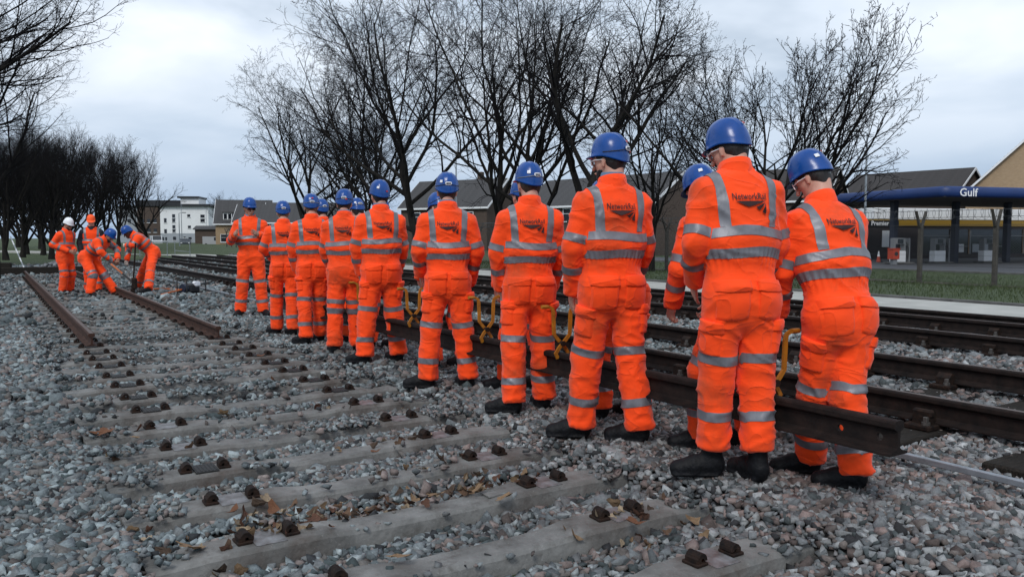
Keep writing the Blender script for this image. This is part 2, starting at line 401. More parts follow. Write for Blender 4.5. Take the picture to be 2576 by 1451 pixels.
# ballast bed under the loose stones
tt = np.arange(-4, 45.01, .14); nn = np.arange(-9, 12.61, .14)
Tg, Ng = np.meshgrid(tt, nn, indexing='ij'); Zg = bed_z(Tg, Ng) - .022
edge = np.minimum(np.minimum(Tg + 4, 45 - Tg), np.minimum(Ng + 9, 12.6 - Ng)); Zg = Zg - .13 * smooth(.5, 0, edge)
Vg = np.stack([TV[0] * Tg + NV[0] * Ng, TV[1] * Tg + NV[1] * Ng, Zg], -1).reshape(-1, 3)
idx = np.arange(Tg.size).reshape(Tg.shape); Fg = np.stack([idx[:-1, :-1], idx[:-1, 1:], idx[1:, 1:], idx[1:, :-1]], -1).reshape(-1, 4)
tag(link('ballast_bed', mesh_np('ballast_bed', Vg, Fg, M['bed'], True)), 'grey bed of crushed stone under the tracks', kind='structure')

# loose stones: hulls of random points, tinted one by one
def stone_shapes(k, npts, seed):
    r = np.random.default_rng(seed); out = []
    for _ in range(k):
        c = np.array([(x, y, z) for x in (-1, 1) for y in (-1, 1) for z in (-1, 1)], float) * np.array([.82, .60, .40]) * r.uniform(.75, 1.1, 3)
        p = c + r.uniform(-.34, .34, (8, 3))
        if npts > 8:
            e = r.normal(size=(npts - 8, 3)); e /= np.linalg.norm(e, axis=1, keepdims=True); p = np.concatenate([p, e * np.array([.98, .80, .60]) * r.uniform(.8, 1.0, (npts - 8, 1))])
        bm = bmesh.new()
        for q in p: bm.verts.new(q)
        res = bmesh.ops.convex_hull(bm, input=bm.verts[:])
        junk = [e for e in res['geom_interior'] if isinstance(e, bmesh.types.BMVert)] + [v for v in bm.verts if not v.link_faces]
        bmesh.ops.delete(bm, geom=list(set(junk)), context='VERTS')
        bmesh.ops.triangulate(bm, faces=bm.faces[:]); bmesh.ops.recalc_face_normals(bm, faces=bm.faces[:]); bm.verts.index_update()
        out.append((np.array([v.co for v in bm.verts]), np.array([[v.index for v in f.verts] for f in bm.faces]))); bm.free()
    return out
def rot_mats(r, k, tilt):
    a = r.uniform(0, 2 * math.pi, k); ax = r.normal(0, tilt, k); ay = r.normal(0, tilt, k)
    ca, sa, cx, sx, cy, sy = np.cos(a), np.sin(a), np.cos(ax), np.sin(ax), np.cos(ay), np.sin(ay)
    Z = np.zeros((k, 3, 3)); Z[:, 0, 0] = ca; Z[:, 0, 1] = -sa; Z[:, 1, 0] = sa; Z[:, 1, 1] = ca; Z[:, 2, 2] = 1
    X = np.zeros((k, 3, 3)); X[:, 0, 0] = 1; X[:, 1, 1] = cx; X[:, 1, 2] = -sx; X[:, 2, 1] = sx; X[:, 2, 2] = cx
    Y = np.zeros((k, 3, 3)); Y[:, 1, 1] = 1; Y[:, 0, 0] = cy; Y[:, 0, 2] = sy; Y[:, 2, 0] = -sy; Y[:, 2, 2] = cy
    return np.einsum('kij,kjl,klm->kim', Y, X, Z)
PAL = np.array([(.25, .26, .26), (.17, .18, .182), (.35, .355, .345), (.20, .168, .15), (.30, .225, .20), (.085, .10, .10), (.44, .45, .44), (.04, .04, .042), (.215, .205, .20), (.13, .10, .088)]) * np.array([.61, .675, .72])
PW = np.array([.15, .14, .12, .10, .12, .10, .06, .07, .08, .06])
def in_view(x, y, margin):
    return (y > .8) & (np.abs(x) < y * .66 + margin)
def scatter(name, d0, d1, sp, size, shapes, seed, label):
    r = np.random.default_rng(seed)
    lim = d1 + 1
    gx, gy = np.meshgrid(np.arange(-lim, lim, sp), np.arange(0, lim, sp), indexing='ij')
    x = (gx + r.uniform(-.5, .5, gx.shape) * sp).ravel(); y = (gy + r.uniform(-.5, .5, gy.shape) * sp).ravel()
    d = np.hypot(x, y); k = in_view(x, y, 1.6) & (d >= d0) & (d < d1); x, y = x[k], y[k]
    t = x * TV[0] + y * TV[1]; n = x * NV[0] + y * NV[1]
    k = (n > -8.6) & (n < 12.3) & (t < 44.6) & (t > -3.6); x, y, t, n = x[k], y[k], t[k], n[k]
    ph = np.abs(((t - SL_T0) / SL_DT + .5) % 1 - .5) * SL_DT
    on_sl = (ph < .138) & (n > TRK - 1.27) & (n < TRK + 1.27) & (t < SL_T0 + N_SL * SL_DT)
    near_chair = on_sl & ((np.abs(np.abs(n - TRK) - .745) < .2))
    # sleepers stay mostly clear, more buried further off
    cover = np.clip(.045 + .016 * np.maximum(t - 5, 0), 0, .34) + .85 * (vnoise(np.stack([t * 1.3, n * .9, t * 0], -1)) > .735) * (np.abs(n - TRK) > .0) + .5 * ((n < TRK - .98) | (n > TRK + 1.05)) * (vnoise(np.stack([t * 2.3, n * .9, t * 0 + 5], -1)) > .42)
    keep = ~on_sl | (r.random(len(t)) < cover) & ~near_chair
    # timbers and rails of the far tracks
    for c in (5.78, 9.39):
        ph2 = np.abs((t / .72 + .5) % 1 - .5) * .72
        on_t = (ph2 < .135) & (np.abs(n - c) < 1.3); keep &= ~on_t | (r.random(len(t)) < .42)
    x, y, t, n, on_sl = x[keep], y[keep], t[keep], n[keep], on_sl[keep]
    cnt = len(x)
    sz = size * np.exp(r.normal(0, .27, cnt)) * np.where(on_sl, .72, 1)
    z = bed_z(t, n) + np.where(on_sl, .06 + .012, 0) + r.uniform(-.35, .45, cnt) * sz * .6
    kind = r.integers(0, len(shapes), cnt); R = rot_mats(r, cnt, .45)
    pn = vnoise(np.stack([x * .8, y * .8, x * 0], -1))
    col = PAL[r.choice(len(PAL), cnt, p=PW)] * r.uniform(.72, 1.22, (cnt, 1)) * (.80 + .4 * pn[:, None])
    warm = smooth(.5, 3.5, n)[:, None] * smooth(8, 3, t)[:, None]
    col = col * (1 + (np.array([.07, -.01, -.03]) * warm) + (1 - warm) * np.array([-.03, .01, .01]))
    VV, FF, CC = [], [], []; base = 0
    for s, (sv, sf) in enumerate(shapes):
        m = np.where(kind == s)[0]
        if not len(m): continue
        P = np.einsum('kij,vj->kvi', R[m], sv) * sz[m][:, None, None] + np.stack([x[m], y[m], z[m]], -1)[:, None]
        VV.append(P.reshape(-1, 3)); nv = len(sv)
        FF.append((sf[None] + (np.arange(len(m)) * nv)[:, None, None]).reshape(-1, 3) + base); base += len(m) * nv
        CC.append(np.repeat(col[m], nv, 0))
    V = np.concatenate(VV); F = np.concatenate(FF); C = np.concatenate(CC)
    me = mesh_np(name, V, F, M['stone'], False); add_attr_color(me, np.concatenate([C, np.ones((len(C), 1))], 1))
    o = link(name, me); tag(o, label, kind='stuff')
    return len(F)
SH1 = stone_shapes(36, 9, 5); SH2 = stone_shapes(16, 8, 8); SH3 = stone_shapes(10, 8, 9)
ntri = scatter('ballast_stones', 1.2, 6.5, .0275, .0230, SH1, 1, 'loose grey and pinkish crushed stones close to the sleepers')
ntri += scatter('ballast_stones', 6.5, 14, .043, .0290, SH2, 2, 'loose crushed stones around the line of workers')
ntri += scatter('ballast_stones', 14, 46, .115, .055, SH3, 3, 'loose crushed stones towards the end of the tracks')

print('stone tris', ntri)
# ---- near track: concrete sleepers with cast shoulders
def sleeper_mesh():
    mb = MB(); secs = []
    for x in np.linspace(-1.25, 1.25, 21):
        ax = abs(x); drop = .020 * (1 - smooth(.30, .52, ax)) + .012 * smooth(.95, 1.2, ax)
        hw = .105 - .018 * (1 - smooth(.30, .52, ax)); e = .012 if ax < 1.24 else .02
        top = 0.0 - drop
        secs.append([(x, -hw - .035, -.2), (x, -hw - .004, top - .018), (x, -hw + .014, top), (x, hw - .014, top), (x, hw + .004, top - .018), (x, hw + .035, -.2)])
    vs_ = [p for s in secs for p in s]; fs_ = []
    for i in range(20):
        for k in range(5): fs_.append((i * 6 + k, i * 6 + k + 1, (i + 1) * 6 + k + 1, (i + 1) * 6 + k))
    fs_.append(tuple(range(6))); fs_.append(tuple(120 + k for k in reversed(range(6))))
    mb.add(vs_, fs_); return mb.mesh('railway_sleeper', M['concrete'])
def shoulder_mesh():
    """cast iron shoulder: stem plate, arched hood with a hole for the clip"""
    mb = MB()
    mb.box((0, 0, .008), (.075, .10, .016), bev=.004)
    mb.box((.012, 0, .026), (.034, .082, .03), bev=.006)
    n = 11; ri, ro = .013, .031; vs_, fs_ = [], []
    for y in (-.040, .040):
        for k in range(n):
            a = math.pi * k / (n - 1)
            vs_.append((math.cos(a) * ro - .008, y, .022 + math.sin(a) * ro * 1.2)); vs_.append((math.cos(a) * ri - .008, y, .022 + math.sin(a) * ri))
    for k in range(n - 1):
        o1, i1, o2, i2 = 2 * k, 2 * k + 1, 2 * k + 2, 2 * k + 3; q = 2 * n
        fs_ += [(o1, o2, o2 + q, o1 + q), (i2, i1, i1 + q, i2 + q), (o2, o1, i1, i2), (o1 + q, o2 + q, i2 + q, i1 + q)]
    fs_ += [(0, 1, 1 + 2 * n, 2 * n), (2 * n - 2, 4 * n - 2, 4 * n - 1, 2 * n - 1)]
    mb.add(vs_, fs_); return mb.mesh('rail_shoulder', M['iron'])
def pad_mesh(mt, th):
    mb = MB(); mb.box((0, 0, th / 2), (.125, .165, th), bev=.002)
    for k in range(6): mb.box((-.05 + .02 * k, 0, th + .001), (.008, .15, .003))
    return mb.mesh('rail_pad', mt)
SLM, SHM = sleeper_mesh(), shoulder_mesh(); PADR = pad_mesh(M['rubber'], .01)
M['seat'] = mat('polished_seat', (0.050, 0.042, 0.038), .5, .0, vscale=12, col2=(0.19, 0.195, 0.205), bump=.002)
_sb = MB(); _sb.box((0, 0, .0015), (.135, .175, .003)); SEATM = _sb.mesh('rail_seat', M['seat'])
# cast panel pressed into the sleeper top, with its raised border
_cb = MB(); _cb.box((0, 0, .001), (.20, .09, .003))
for sy in (-1, 1): _cb.box((0, sy * .042, .003), (.20, .006, .004))
for sx in (-1, 1): _cb.box((sx * .097, 0, .003), (.006, .078, .004))
CASTM = _cb.mesh('cast_panel', M['concrete'])
RAIL_END_T = 10.95
for i in range(N_SL):
    t = SL_T0 + i * SL_DT; railed = t > RAIL_END_T
    sl = link('railway_sleeper', SLM, None, tn(t, TRK, .008 + rng.uniform(-.008, .008)), TH + rng.uniform(-.006, .006))
    if i == 6: lb = 'bare concrete sleeper with a black rubber pad lying between its shoulders'
    elif railed: lb = 'concrete sleeper under the rusty rails of the near track'
    elif t > 6.2: lb = 'bare concrete sleeper with dark pads, between the stripped sleepers and the cut rail ends'
    else: lb = 'bare concrete sleeper stripped of its rails, with empty rusty shoulders'
    tag(sl, lb, 'sleeper', 'concrete sleepers of the near track')
    if i % 3 == 1: link('cast_panel', CASTM, sl, (.48, 0, -.008))
    for sx in (-1, 1):
        for k in (-1, 1):
            o = link('rail_shoulder', SHM, sl, (sx * .745 + k * .105, rng.uniform(-.004, .004), .0), (0 if k > 0 else math.pi) + rng.uniform(-.06, .06)); o.scale = (.88, .88, .88)
        if (not railed and t > 6.2) or (i == 6 and sx == -1): link('rail_pad', PADR, sl, (sx * .745, 0, .001), rng.uniform(-.03, .03))
        else: link('rail_seat', SEATM, sl, (sx * .745, 0, .0005))

# ---- rails
RPROF = [(-.07, 0), (.07, 0), (.07, .010), (.030, .020), (.011, .032), (.009, .075), (.011, .108), (.033, .120), (.036, .126), (.036, .146), (.031, .155), (.018, .159), (-.018, .159), (-.031, .155), (-.036, .146), (-.036, .126), (-.033, .120), (-.011, .108), (-.009, .075), (-.011, .032), (-.030, .020), (-.070, .010)]
def rail(name, t0, t1, n, z, mt, label, group=None, nseg=1, holes=(), yaw=0.0, top=True):
    """flat-bottom rail, its foot at height z, laid from t0 to t1"""
    root = empty(name, tn(t0, n, z), TH + yaw)
    tag(root, label, 'rail', group)
    L = t1 - t0; mb = MB(); k = len(RPROF)
    vs_, fs_ = [], []
    for j in range(nseg + 1):
        y = L * j / nseg; vs_ += [(p[0], y, p[1]) for p in RPROF]
    for j in range(nseg):
        for i in range(k): fs_.append((j * k + i, j * k + (i + 1) % k, (j + 1) * k + (i + 1) % k, (j + 1) * k + i))
    fs_ += [tuple(range(k)), tuple(nseg * k + i for i in reversed(range(k)))]
    mb.add(vs_, fs_); mb.obj('rail_section', mt, root)
    if top:
        m2 = MB(); m2.box((0, L / 2, .1600), (.040, L - .004, .0016)); m2.obj('running_surface', M['rail_top'], root)
    return root
rail('rail', RAIL_END_T, 32.5, TRK - .735, .012, M['rust'], 'fixed rusty rail of the near track, ending behind the man in the white helmet', 'rails of the near track')
rail('rail', RAIL_END_T - .02, 32.5, TRK + .735, .012, M['rust'], 'fixed rusty rail of the near track, its cut end beside the walking crew', 'rails of the near track')
cr = rail('carried_rail', 2.14, 11.4, 3.47, .335, M['rust_dark'], 'loose rusty rail being carried low with yellow tongs by the crew', top=False)
# bolt holes drilled through the web at the end
_rs = cr.children[0]
_cut = MB()
for y in (.09, .30):
    _cut.prism([(y + math.cos(a) * .017, .068 + math.sin(a) * .017) for a in np.linspace(0, 2 * math.pi, 16, endpoint=False)], 'x', -.05, .05)
_co = _cut.obj('cutter', None, cr)
_bm = _rs.modifiers.new('holes', 'BOOLEAN'); _bm.operation = 'DIFFERENCE'; _bm.object = _co; _bm.solver = 'EXACT'
bpy.context.view_layer.update()
_new = bpy.data.meshes.new_from_object(_rs.evaluated_get(bpy.context.evaluated_depsgraph_get()))
_rs.modifiers.clear(); _rs.data = _new; bpy.data.objects.remove(_co)

# ---- far tracks on timber sleepers with cast chairs
def chair_mesh():
    mb = MB()
    mb.box((0, 0, .018), (.36, .17, .036), bev=.008)
    for sx in (-1, 1):
        mb.prism([(sx * .045, .03), (sx * .13, .03), (sx * .125, .09), (sx * .085, .125), (sx * .05, .11)], 'y', -.055, .055)
    mb.box((.10, 0, .10), (.05, .13, .05), bev=.012)
    return mb.mesh('rail_chair', M['iron'])
def screw_mesh():
    mb = MB(); mb.tube([(0, 0, .03), (0, 0, .055)], .026, 8); mb.box((0, 0, .07), (.026, .026, .034), bev=.003); return mb.mesh('chair_screw', M['galv_dark'])
M['galv_dark'] = mat('weathered_bolt', (0.09, 0.085, 0.08), .6, .5, var=.4, vscale=30)
CHM, SCM = chair_mesh(), screw_mesh()
_tb = MB(); _tb.box((0, 0, -.065), (2.6, .25, .13), bev=.012); TIMB = _tb.mesh('timber_sleeper', M['timber'])
for c, nm in ((5.78, 'nearer'), (9.39, 'farther')):
    for i in range(58):
        t = -.72 + i * .72
        sl = link('timber_sleeper', TIMB, None, tn(t, c, .118 + rng.uniform(-.006, .006)), TH + rng.uniform(-.008, .008))
        tag(sl, 'dark timber sleeper with iron chairs under the ' + ('old track beside the carried rail' if c < 7 else 'old track next to the pale path'), 'sleeper', 'timber sleepers of the old tracks')
        if t > 22: continue
        for sx in (-1, 1):
            ch = link('rail_chair', CHM, sl, (sx * .7525, 0, .0), 0 if sx > 0 else math.pi)
            for q in (-1, 1):
                if t < 12: link('chair_screw', SCM, ch, (q * .145, .045 * q, .0))
for n, t1, lb in ((5.03, 43.0, 'dark rail of the old timber track, the one beside the carried rail'), (6.53, 44.0, 'dark rail of the old timber track, second from the carried rail'),
                  (8.64, 49.0, 'dark rail of the old track by the path, third from the carried rail'), (10.14, 50.0, 'dark rail of the old track by the path, fourth from the carried rail')):
    rail('rail', -2.5, t1, n, .156, M['rust_dark'], lb, 'rails of the old timber tracks', top=True)
rail('rail', 1.5, 52, 11.75, .085, M['rust_dark'], 'spare dark rail lying along the edge of the pale path', top=False)
# check rails and loose rails near the far end
rail('rail', 24, 47.5, 7.55, .12, M['rust_dark'], 'spare dark rail lying between the two old tracks', top=False)

# point rodding on its roller stands
rod = empty('point_rodding', tn(-1, 4.22, 0), TH); tag(rod, 'grey galvanised rod running along the ballast beside the old track', 'rod')
_z = .125
rb = MB(); rb.box((0, 16.5, _z), (.034, 33, .034), bev=.004); rb.obj('rod_bar', M['galv'], rod)
for k in range(10):
    y = 2.88 + k * 3.1
    st = MB(); st.box((0, y, .035), (.16, .09, .02), bev=.004)
    for sx in (-1, 1): st.prism([(y - .045, .035), (y + .045, .035), (y + .012, _z + .055), (y - .012, _z + .055)], 'x', sx * .045 - .006, sx * .045 + .006)
    s_ = st.obj('roller_stand', M['galv_dark'], rod)
    rr = MB(); rr.tube([(-.055, y, _z - .036), (.055, y, _z - .036)], .018, 10); rr.obj('roller', M['galv_dark'], s_)
    rr = MB(); rr.tube([(-.06, y, _z + .036), (.06, y, _z + .036)], .012, 8); rr.obj('guide_pin', M['galv_dark'], s_)

# ---- path, kerbs, road
def strip(name, pts_a, pts_b, z, th, mt, label):
    """slab between two polylines (world xy)"""
    a = [(*p, z) for p in pts_a]; b = [(*p, z) for p in pts_b]; k = len(a)
    lo = [(p[0], p[1], z - th) for p in a] + [(p[0], p[1], z - th) for p in b]
    vs_ = a + b + lo; fs_ = []
    for i in range(k - 1):
        fs_.append((i, i + 1, k + i + 1, k + i)); fs_.append((2 * k + i, i, i + 1, 2 * k + i + 1) ); fs_.append((k + i, k + i + 1, 3 * k + i + 1, 3 * k + i))
    fs_ += [(0, k, 3 * k, 2 * k), (k - 1, 3 * k - 1, 4 * k - 1, 2 * k - 1)]
    mb = MB(); mb.add(vs_, fs_); return mb.obj(name, mt)
def nt_line(n, ts): return [tn(t, n)[:2] for t in ts]
path_root = tag(empty('path', tn(0, 12.4, 0), TH), 'pale concrete path in slabs running along the railway', kind='structure')
# slabs cast in bays, each with its own slight level
def bend(t): return 0.0 if t < 44 else -(t - 44) ** 2 * .0042
ts = list(np.arange(-9, 60, 3.0)) + list(np.arange(60, 150, 6.0))
for i in range(len(ts) - 1):
    t0, t1 = ts[i] + .008, ts[i + 1] - .008
    mb = MB(); z = .085 + rng.uniform(-.004, .004) - (.2 * float(smooth(46, 80, t0)))
    b0, b1 = bend(t0), bend(t1)
    P = [(.05 + b0, t0), (3.2 + b0, t0), (3.2 + b1, t1), (.05 + b1, t1)]
    mb.add([(p[0], p[1], zz) for zz in (z - .14, z) for p in P], [(3, 2, 1, 0), (4, 5, 6, 7), (0, 1, 5, 4), (1, 2, 6, 5), (2, 3, 7, 6), (3, 0, 4, 7)])
    mb.obj('slab', M['path'], path_root)
kerb = MB()
for i, t in enumerate(np.arange(-9, 60, .93)):
    kerb.box((3.29 + bend(t), t + .465, .06 + .004 * math.sin(i * 7)), (.13, .915, .14), bev=.012)
tag(kerb.obj('kerb', M['kerb'], None, tn(0, 12.4, 0), TH), 'low dark stone kerb between the path and the grass', kind='structure')
# ------------------------------------------------------------------ people
def _n(v): v = np.asarray(v, float); return v / (np.linalg.norm(v) + 1e-12)
def ell_seg(P, A, B, lat, e0, e1):
    A = np.asarray(A, float); B = np.asarray(B, float); ax = B - A; Ln = np.linalg.norm(ax) + 1e-9; u = ax / Ln
    lat = np.asarray(lat, float); lat = _n(lat - u * (lat @ u)); w = np.cross(u, lat)
    R = P - A; t = np.clip(R @ u / Ln, 0, 1)
    R = R - (t * Ln)[..., None] * u
    a = e0[0] + (e1[0] - e0[0]) * t; b = e0[1] + (e1[1] - e0[1]) * t
    e = R @ u; l = R @ lat; d = R @ w
    q = np.sqrt((l / a) ** 2 + (d / b) ** 2 + (e / np.minimum(a, b)) ** 2) + 1e-9
    r = np.sqrt(l * l + d * d + e * e)
    return np.where(q < 1e-4, -np.minimum(a, b), r * (1 - 1 / q))
def smin(a, b, k):
    h = np.clip(.5 + .5 * (b - a) / k, 0, 1)
    return b + (a - b) * h - k * h * (1 - h)
class Field:
    def __init__(s, lo, hi, h):
        s.lo = np.asarray(lo, float); s.h = h
        s.n = np.ceil((np.asarray(hi) - s.lo) / h).astype(int) + 1
        s.D = np.full(s.n, 1.0, np.float32)
        s.ax = [s.lo[i] + h * np.arange(s.n[i]) for i in range(3)]
    def block(s, lo, hi):
        a = np.clip(np.floor((np.asarray(lo) - s.lo) / s.h).astype(int), 0, s.n); b = np.clip(np.ceil((np.asarray(hi) - s.lo) / s.h).astype(int) + 1, 0, s.n)
        sl = tuple(slice(a[i], b[i]) for i in range(3))
        G = np.stack(np.meshgrid(*[s.ax[i][sl[i]] for i in range(3)], indexing='ij'), -1)
        return sl, G
    def seg(s, A, B, lat, e0, e1, k=.02, cut=None):
        A = np.asarray(A, float); B = np.asarray(B, float); m = max(e0 + e1) + .05
        sl, G = s.block(np.minimum(A, B) - m, np.maximum(A, B) + m)
        if 0 in G.shape: return
        d = ell_seg(G, A, B, lat, e0, e1)
        if cut is not None: d = np.maximum(d, (G - np.asarray(cut[0])) @ np.asarray(cut[1]))
        s.D[sl] = smin(s.D[sl], d, k)
    def ball(s, c, r, k=.02):
        c = np.asarray(c, float); r = np.asarray(r, float) * np.ones(3); m = r.max() + .05
        sl, G = s.block(c - m, c + m)
        if 0 in G.shape: return
        R = G - c; q = np.sqrt(((R / r) ** 2).sum(-1)) + 1e-9; l = np.sqrt((R ** 2).sum(-1))
        s.D[sl] = smin(s.D[sl], np.where(q < 1e-3, -r.min(), l * (1 - 1 / q)), k)
    def mesh(s, iso=0.0):
        D = s.D - iso; S = D < 0; n = s.n
        acc = np.zeros((n[0]-1, n[1]-1, n[2]-1, 3), np.float32); cnt = np.zeros((n[0]-1, n[1]-1, n[2]-1), np.int16)
        quads = []
        base = np.stack(np.meshgrid(*[np.arange(k - 1) for k in n], indexing='ij'), -1)
        for a in range(3):
            b, c = (a + 1) % 3, (a + 2) % 3
            s0 = [slice(None)] * 3; s1 = [slice(None)] * 3; s0[a] = slice(0, -1); s1[a] = slice(1, None)
            d0, d1 = D[tuple(s0)], D[tuple(s1)]
            X = (d0 < 0) != (d1 < 0)
            T = np.where(X, d0 / np.where(d0 == d1, 1, d0 - d1), 0)
            for ob in (0, 1):
                for oc in (0, 1):
                    q = [slice(None)] * 3; q[b] = slice(ob, n[b] - 1 + ob); q[c] = slice(oc, n[c] - 1 + oc)
                    x = X[tuple(q)]; t = T[tuple(q)]
                    cnt += x
                    acc[..., a] += np.where(x, t, 0); acc[..., b] += x * ob; acc[..., c] += x * oc
            idx = np.argwhere(X)
            ok = (idx[:, b] > 0) & (idx[:, b] < n[b] - 1) & (idx[:, c] > 0) & (idx[:, c] < n[c] - 1)
            idx = idx[ok]
            fl = (d0 < 0)[tuple(idx.T)]
            q = []
            for ob, oc in ((1, 1), (0, 1), (0, 0), (1, 0)):
                k = idx.copy(); k[:, b] -= ob; k[:, c] -= oc; q.append(k)
            quads.append((q, fl))
        act = cnt > 0
        vid = np.full(act.shape, -1, np.int32); vid[act] = np.arange(act.sum())
        V = (base[act] + acc[act] / cnt[act][:, None]) * s.h + s.lo
        F = []
        for q, fl in quads:
            I = np.stack([vid[tuple(k.T)] for k in q], 1)
            I[~fl] = I[~fl][:, ::-1]
            F.append(I)
        F = np.concatenate(F); F = F[(F >= 0).all(1)]
        return V, F
def vnormals(V, F):
    a, b, c, d = (V[F[:, i]] for i in (0, 1, 2, 3)) if F.shape[1] == 4 else (V[F[:, 0]], V[F[:, 1]], V[F[:, 2]], V[F[:, 2]])
    fn = np.cross(c - a, d - b) if F.shape[1] == 4 else np.cross(b - a, c - a)
    N = np.zeros_like(V)
    for i in range(F.shape[1]): np.add.at(N, F[:, i], fn)
    return N / (np.linalg.norm(N, axis=1, keepdims=True) + 1e-12)
def relax(V, F, it=1, w=.5):
    E = np.concatenate([F[:, [i, (i + 1) % F.shape[1]]] for i in range(F.shape[1])])
    for _ in range(it):
        S = np.zeros_like(V); C = np.zeros(len(V))
        np.add.at(S, E[:, 0], V[E[:, 1]]); np.add.at(C, E[:, 0], 1); np.add.at(S, E[:, 1], V[E[:, 0]]); np.add.at(C, E[:, 1], 1)
        V = V * (1 - w) + w * S / np.maximum(C, 1)[:, None]
    return V
def clip_tris(V, N, tris, fields, off):
    """cut the triangles to where every field is >= 0, lift along the normals"""
    A = np.concatenate([V, N, np.stack(fields, 1)], 1); nf = len(fields)
    ov, of, key = [], [], {}
    sel = np.ones(len(tris), bool)
    for k in range(nf): sel &= (A[:, 6 + k][tris] > 0).any(1)
    tl_ = tris[sel].tolist(); Al = A.tolist()
    for t in tl_:
        poly = [Al[i] for i in t]
        for k in range(6, 6 + nf):
            out = []; m = len(poly)
            for i in range(m):
                p = poly[i]; q = poly[(i + 1) % m]; a = p[k]; b = q[k]
                if a >= 0: out.append(p)
                if (a >= 0) != (b >= 0):
                    w = a / (a - b); out.append([x + (y - x) * w for x, y in zip(p, q)])
            poly = out
            if len(poly) < 3: break
        if len(poly) < 3: continue
        f = []
        for p in poly:
            kk = (round(p[0], 5), round(p[1], 5), round(p[2], 5)); ix = key.get(kk)
            if ix is None:
                ix = key[kk] = len(ov); l = off / (math.sqrt(p[3] ** 2 + p[4] ** 2 + p[5] ** 2) + 1e-9); ov.append((p[0] + p[3] * l, p[1] + p[4] * l, p[2] + p[5] * l))
            if not f or f[-1] != ix: f.append(ix)
        if f[0] == f[-1]: f = f[:-1]
        if len(f) >= 3 and len(set(f)) == len(f): of.append(f)
    return ov, of
def pyd(name, v, f, mt, parent=None, smooth=True):
    me = bpy.data.meshes.new(name); me.from_pydata([tuple(map(float, p)) for p in v], [], [tuple(x) for x in f])
    if smooth and len(me.polygons): me.polygons.foreach_set('use_smooth', np.ones(len(me.polygons), bool))
    me.materials.append(mt); me.update()
    return link(name, me, parent)

# --- shared shapes: boot, helmet, hand, lettering
def boot_mesh():
    f = Field((-.075, -.125, -.01), (.075, .235, .33), .0085)
    f.seg((0, -.055, .055), (0, .06, .055), (1, 0, 0), (.042, .055), (.047, .06), .02)
    f.seg((0, .06, .055), (0, .155, .042), (1, 0, 0), (.047, .06), (.050, .045), .03)
    f.seg((0, -.035, .08), (0, -.030, .175), (1, 0, 0), (.048, .058), (.049, .055), .04)
    f.seg((0, -.06, .018), (0, .175, .014), (1, 0, 0), (.050, .018), (.053, .016), .01)
    V, F = f.mesh(); V = V * np.array([1.0, 1.0, 1.0]); V[:, 2] = np.maximum(V[:, 2], 0.0); V = relax(V, F, 1, .3)
    return mesh_np('boot', V, F, M['boot'], True)
def helmet_mesh(mt, brim=.036):
    nphi, nv = 48, 12
    V, F = [], []
    for j in range(nv + 2):
        for i in range(nphi):
            ph = 2 * math.pi * i / nphi; sx, cy = math.sin(ph), math.cos(ph)
            front = max(0.0, cy); back = max(0.0, -cy)
            rim = -.014 - .036 * back ** 1.3 + .006 * abs(sx) ** 2
            a, b = .124, .150
            if j == 0:        # edge of peak and rain gutter
                ext = .004 + brim * max(0, (cy - .45) / .55) ** .6 if cy > .45 else .004
                V.append((sx * (a + ext), cy * (b + ext), rim - .012 - .010 * max(0, (cy - .45)) )); continue
            v = (j - 1) / nv
            an = v * math.pi / 2
            r = math.cos(an) ** .72 if v < 1 else 0.0
            z = rim * (1 - v) ** 2 + .158 * math.sin(an) ** .92
            x, y = sx * a * r, cy * b * r
            ridge = .007 * math.exp(-(x / .013) ** 2) + .006 * math.exp(-((abs(x) - .045) / .012) ** 2)
            z += ridge * (math.sin(an) ** .5 if v > 0 else 0)
            if 1 <= j <= 3 and cy < .2: x *= 1 + .02 * (j == 2); y *= 1 + .02 * (j == 2)
            V.append((x, y, z))
    for j in range(nv + 1):
        for i in range(nphi):
            k = (i + 1) % nphi
            F.append((j * nphi + i, (j + 1) * nphi + i, (j + 1) * nphi + k, j * nphi + k))
    V = np.array(V); F = np.array(F)
    n0 = len(V)            # inner skin closes the shell
    Vi = V.copy() * np.array([.955, .962, .965]); Vi[:, 2] -= .001
    rimf = [(i, (i + 1) % nphi, n0 + (i + 1) % nphi, n0 + i) for i in range(nphi)]
    F = np.concatenate([F, F[:, ::-1] + n0, np.array(rimf)])
    return mesh_np('helmet', np.concatenate([V, Vi]), F, mt, True)
def cap_mesh():
    nphi, nv = 32, 8; V, F = [], []
    for j in range(nv + 2):
        for i in range(nphi):
            ph = 2 * math.pi * i / nphi; sx, cy = math.sin(ph), math.cos(ph)
            if j == 0:
                ext = .075 * max(0, (cy - .3) / .7) ** .5 if cy > .3 else .0
                V.append((sx * (.088 + .4 * ext), cy * (.108 + ext), -.018 - .02 * max(0, cy - .3))); continue
            an = (j - 1) / nv * math.pi / 2; r = math.cos(an) ** .6
            V.append((sx * .090 * r, cy * .110 * r, -.015 + .115 * math.sin(an)))
    for j in range(nv + 1):
        for i in range(nphi):
            k = (i + 1) % nphi; F.append((j * nphi + i, (j + 1) * nphi + i, (j + 1) * nphi + k, j * nphi + k))
    return mesh_np('cap', V, F, M['cap_orange'], True)
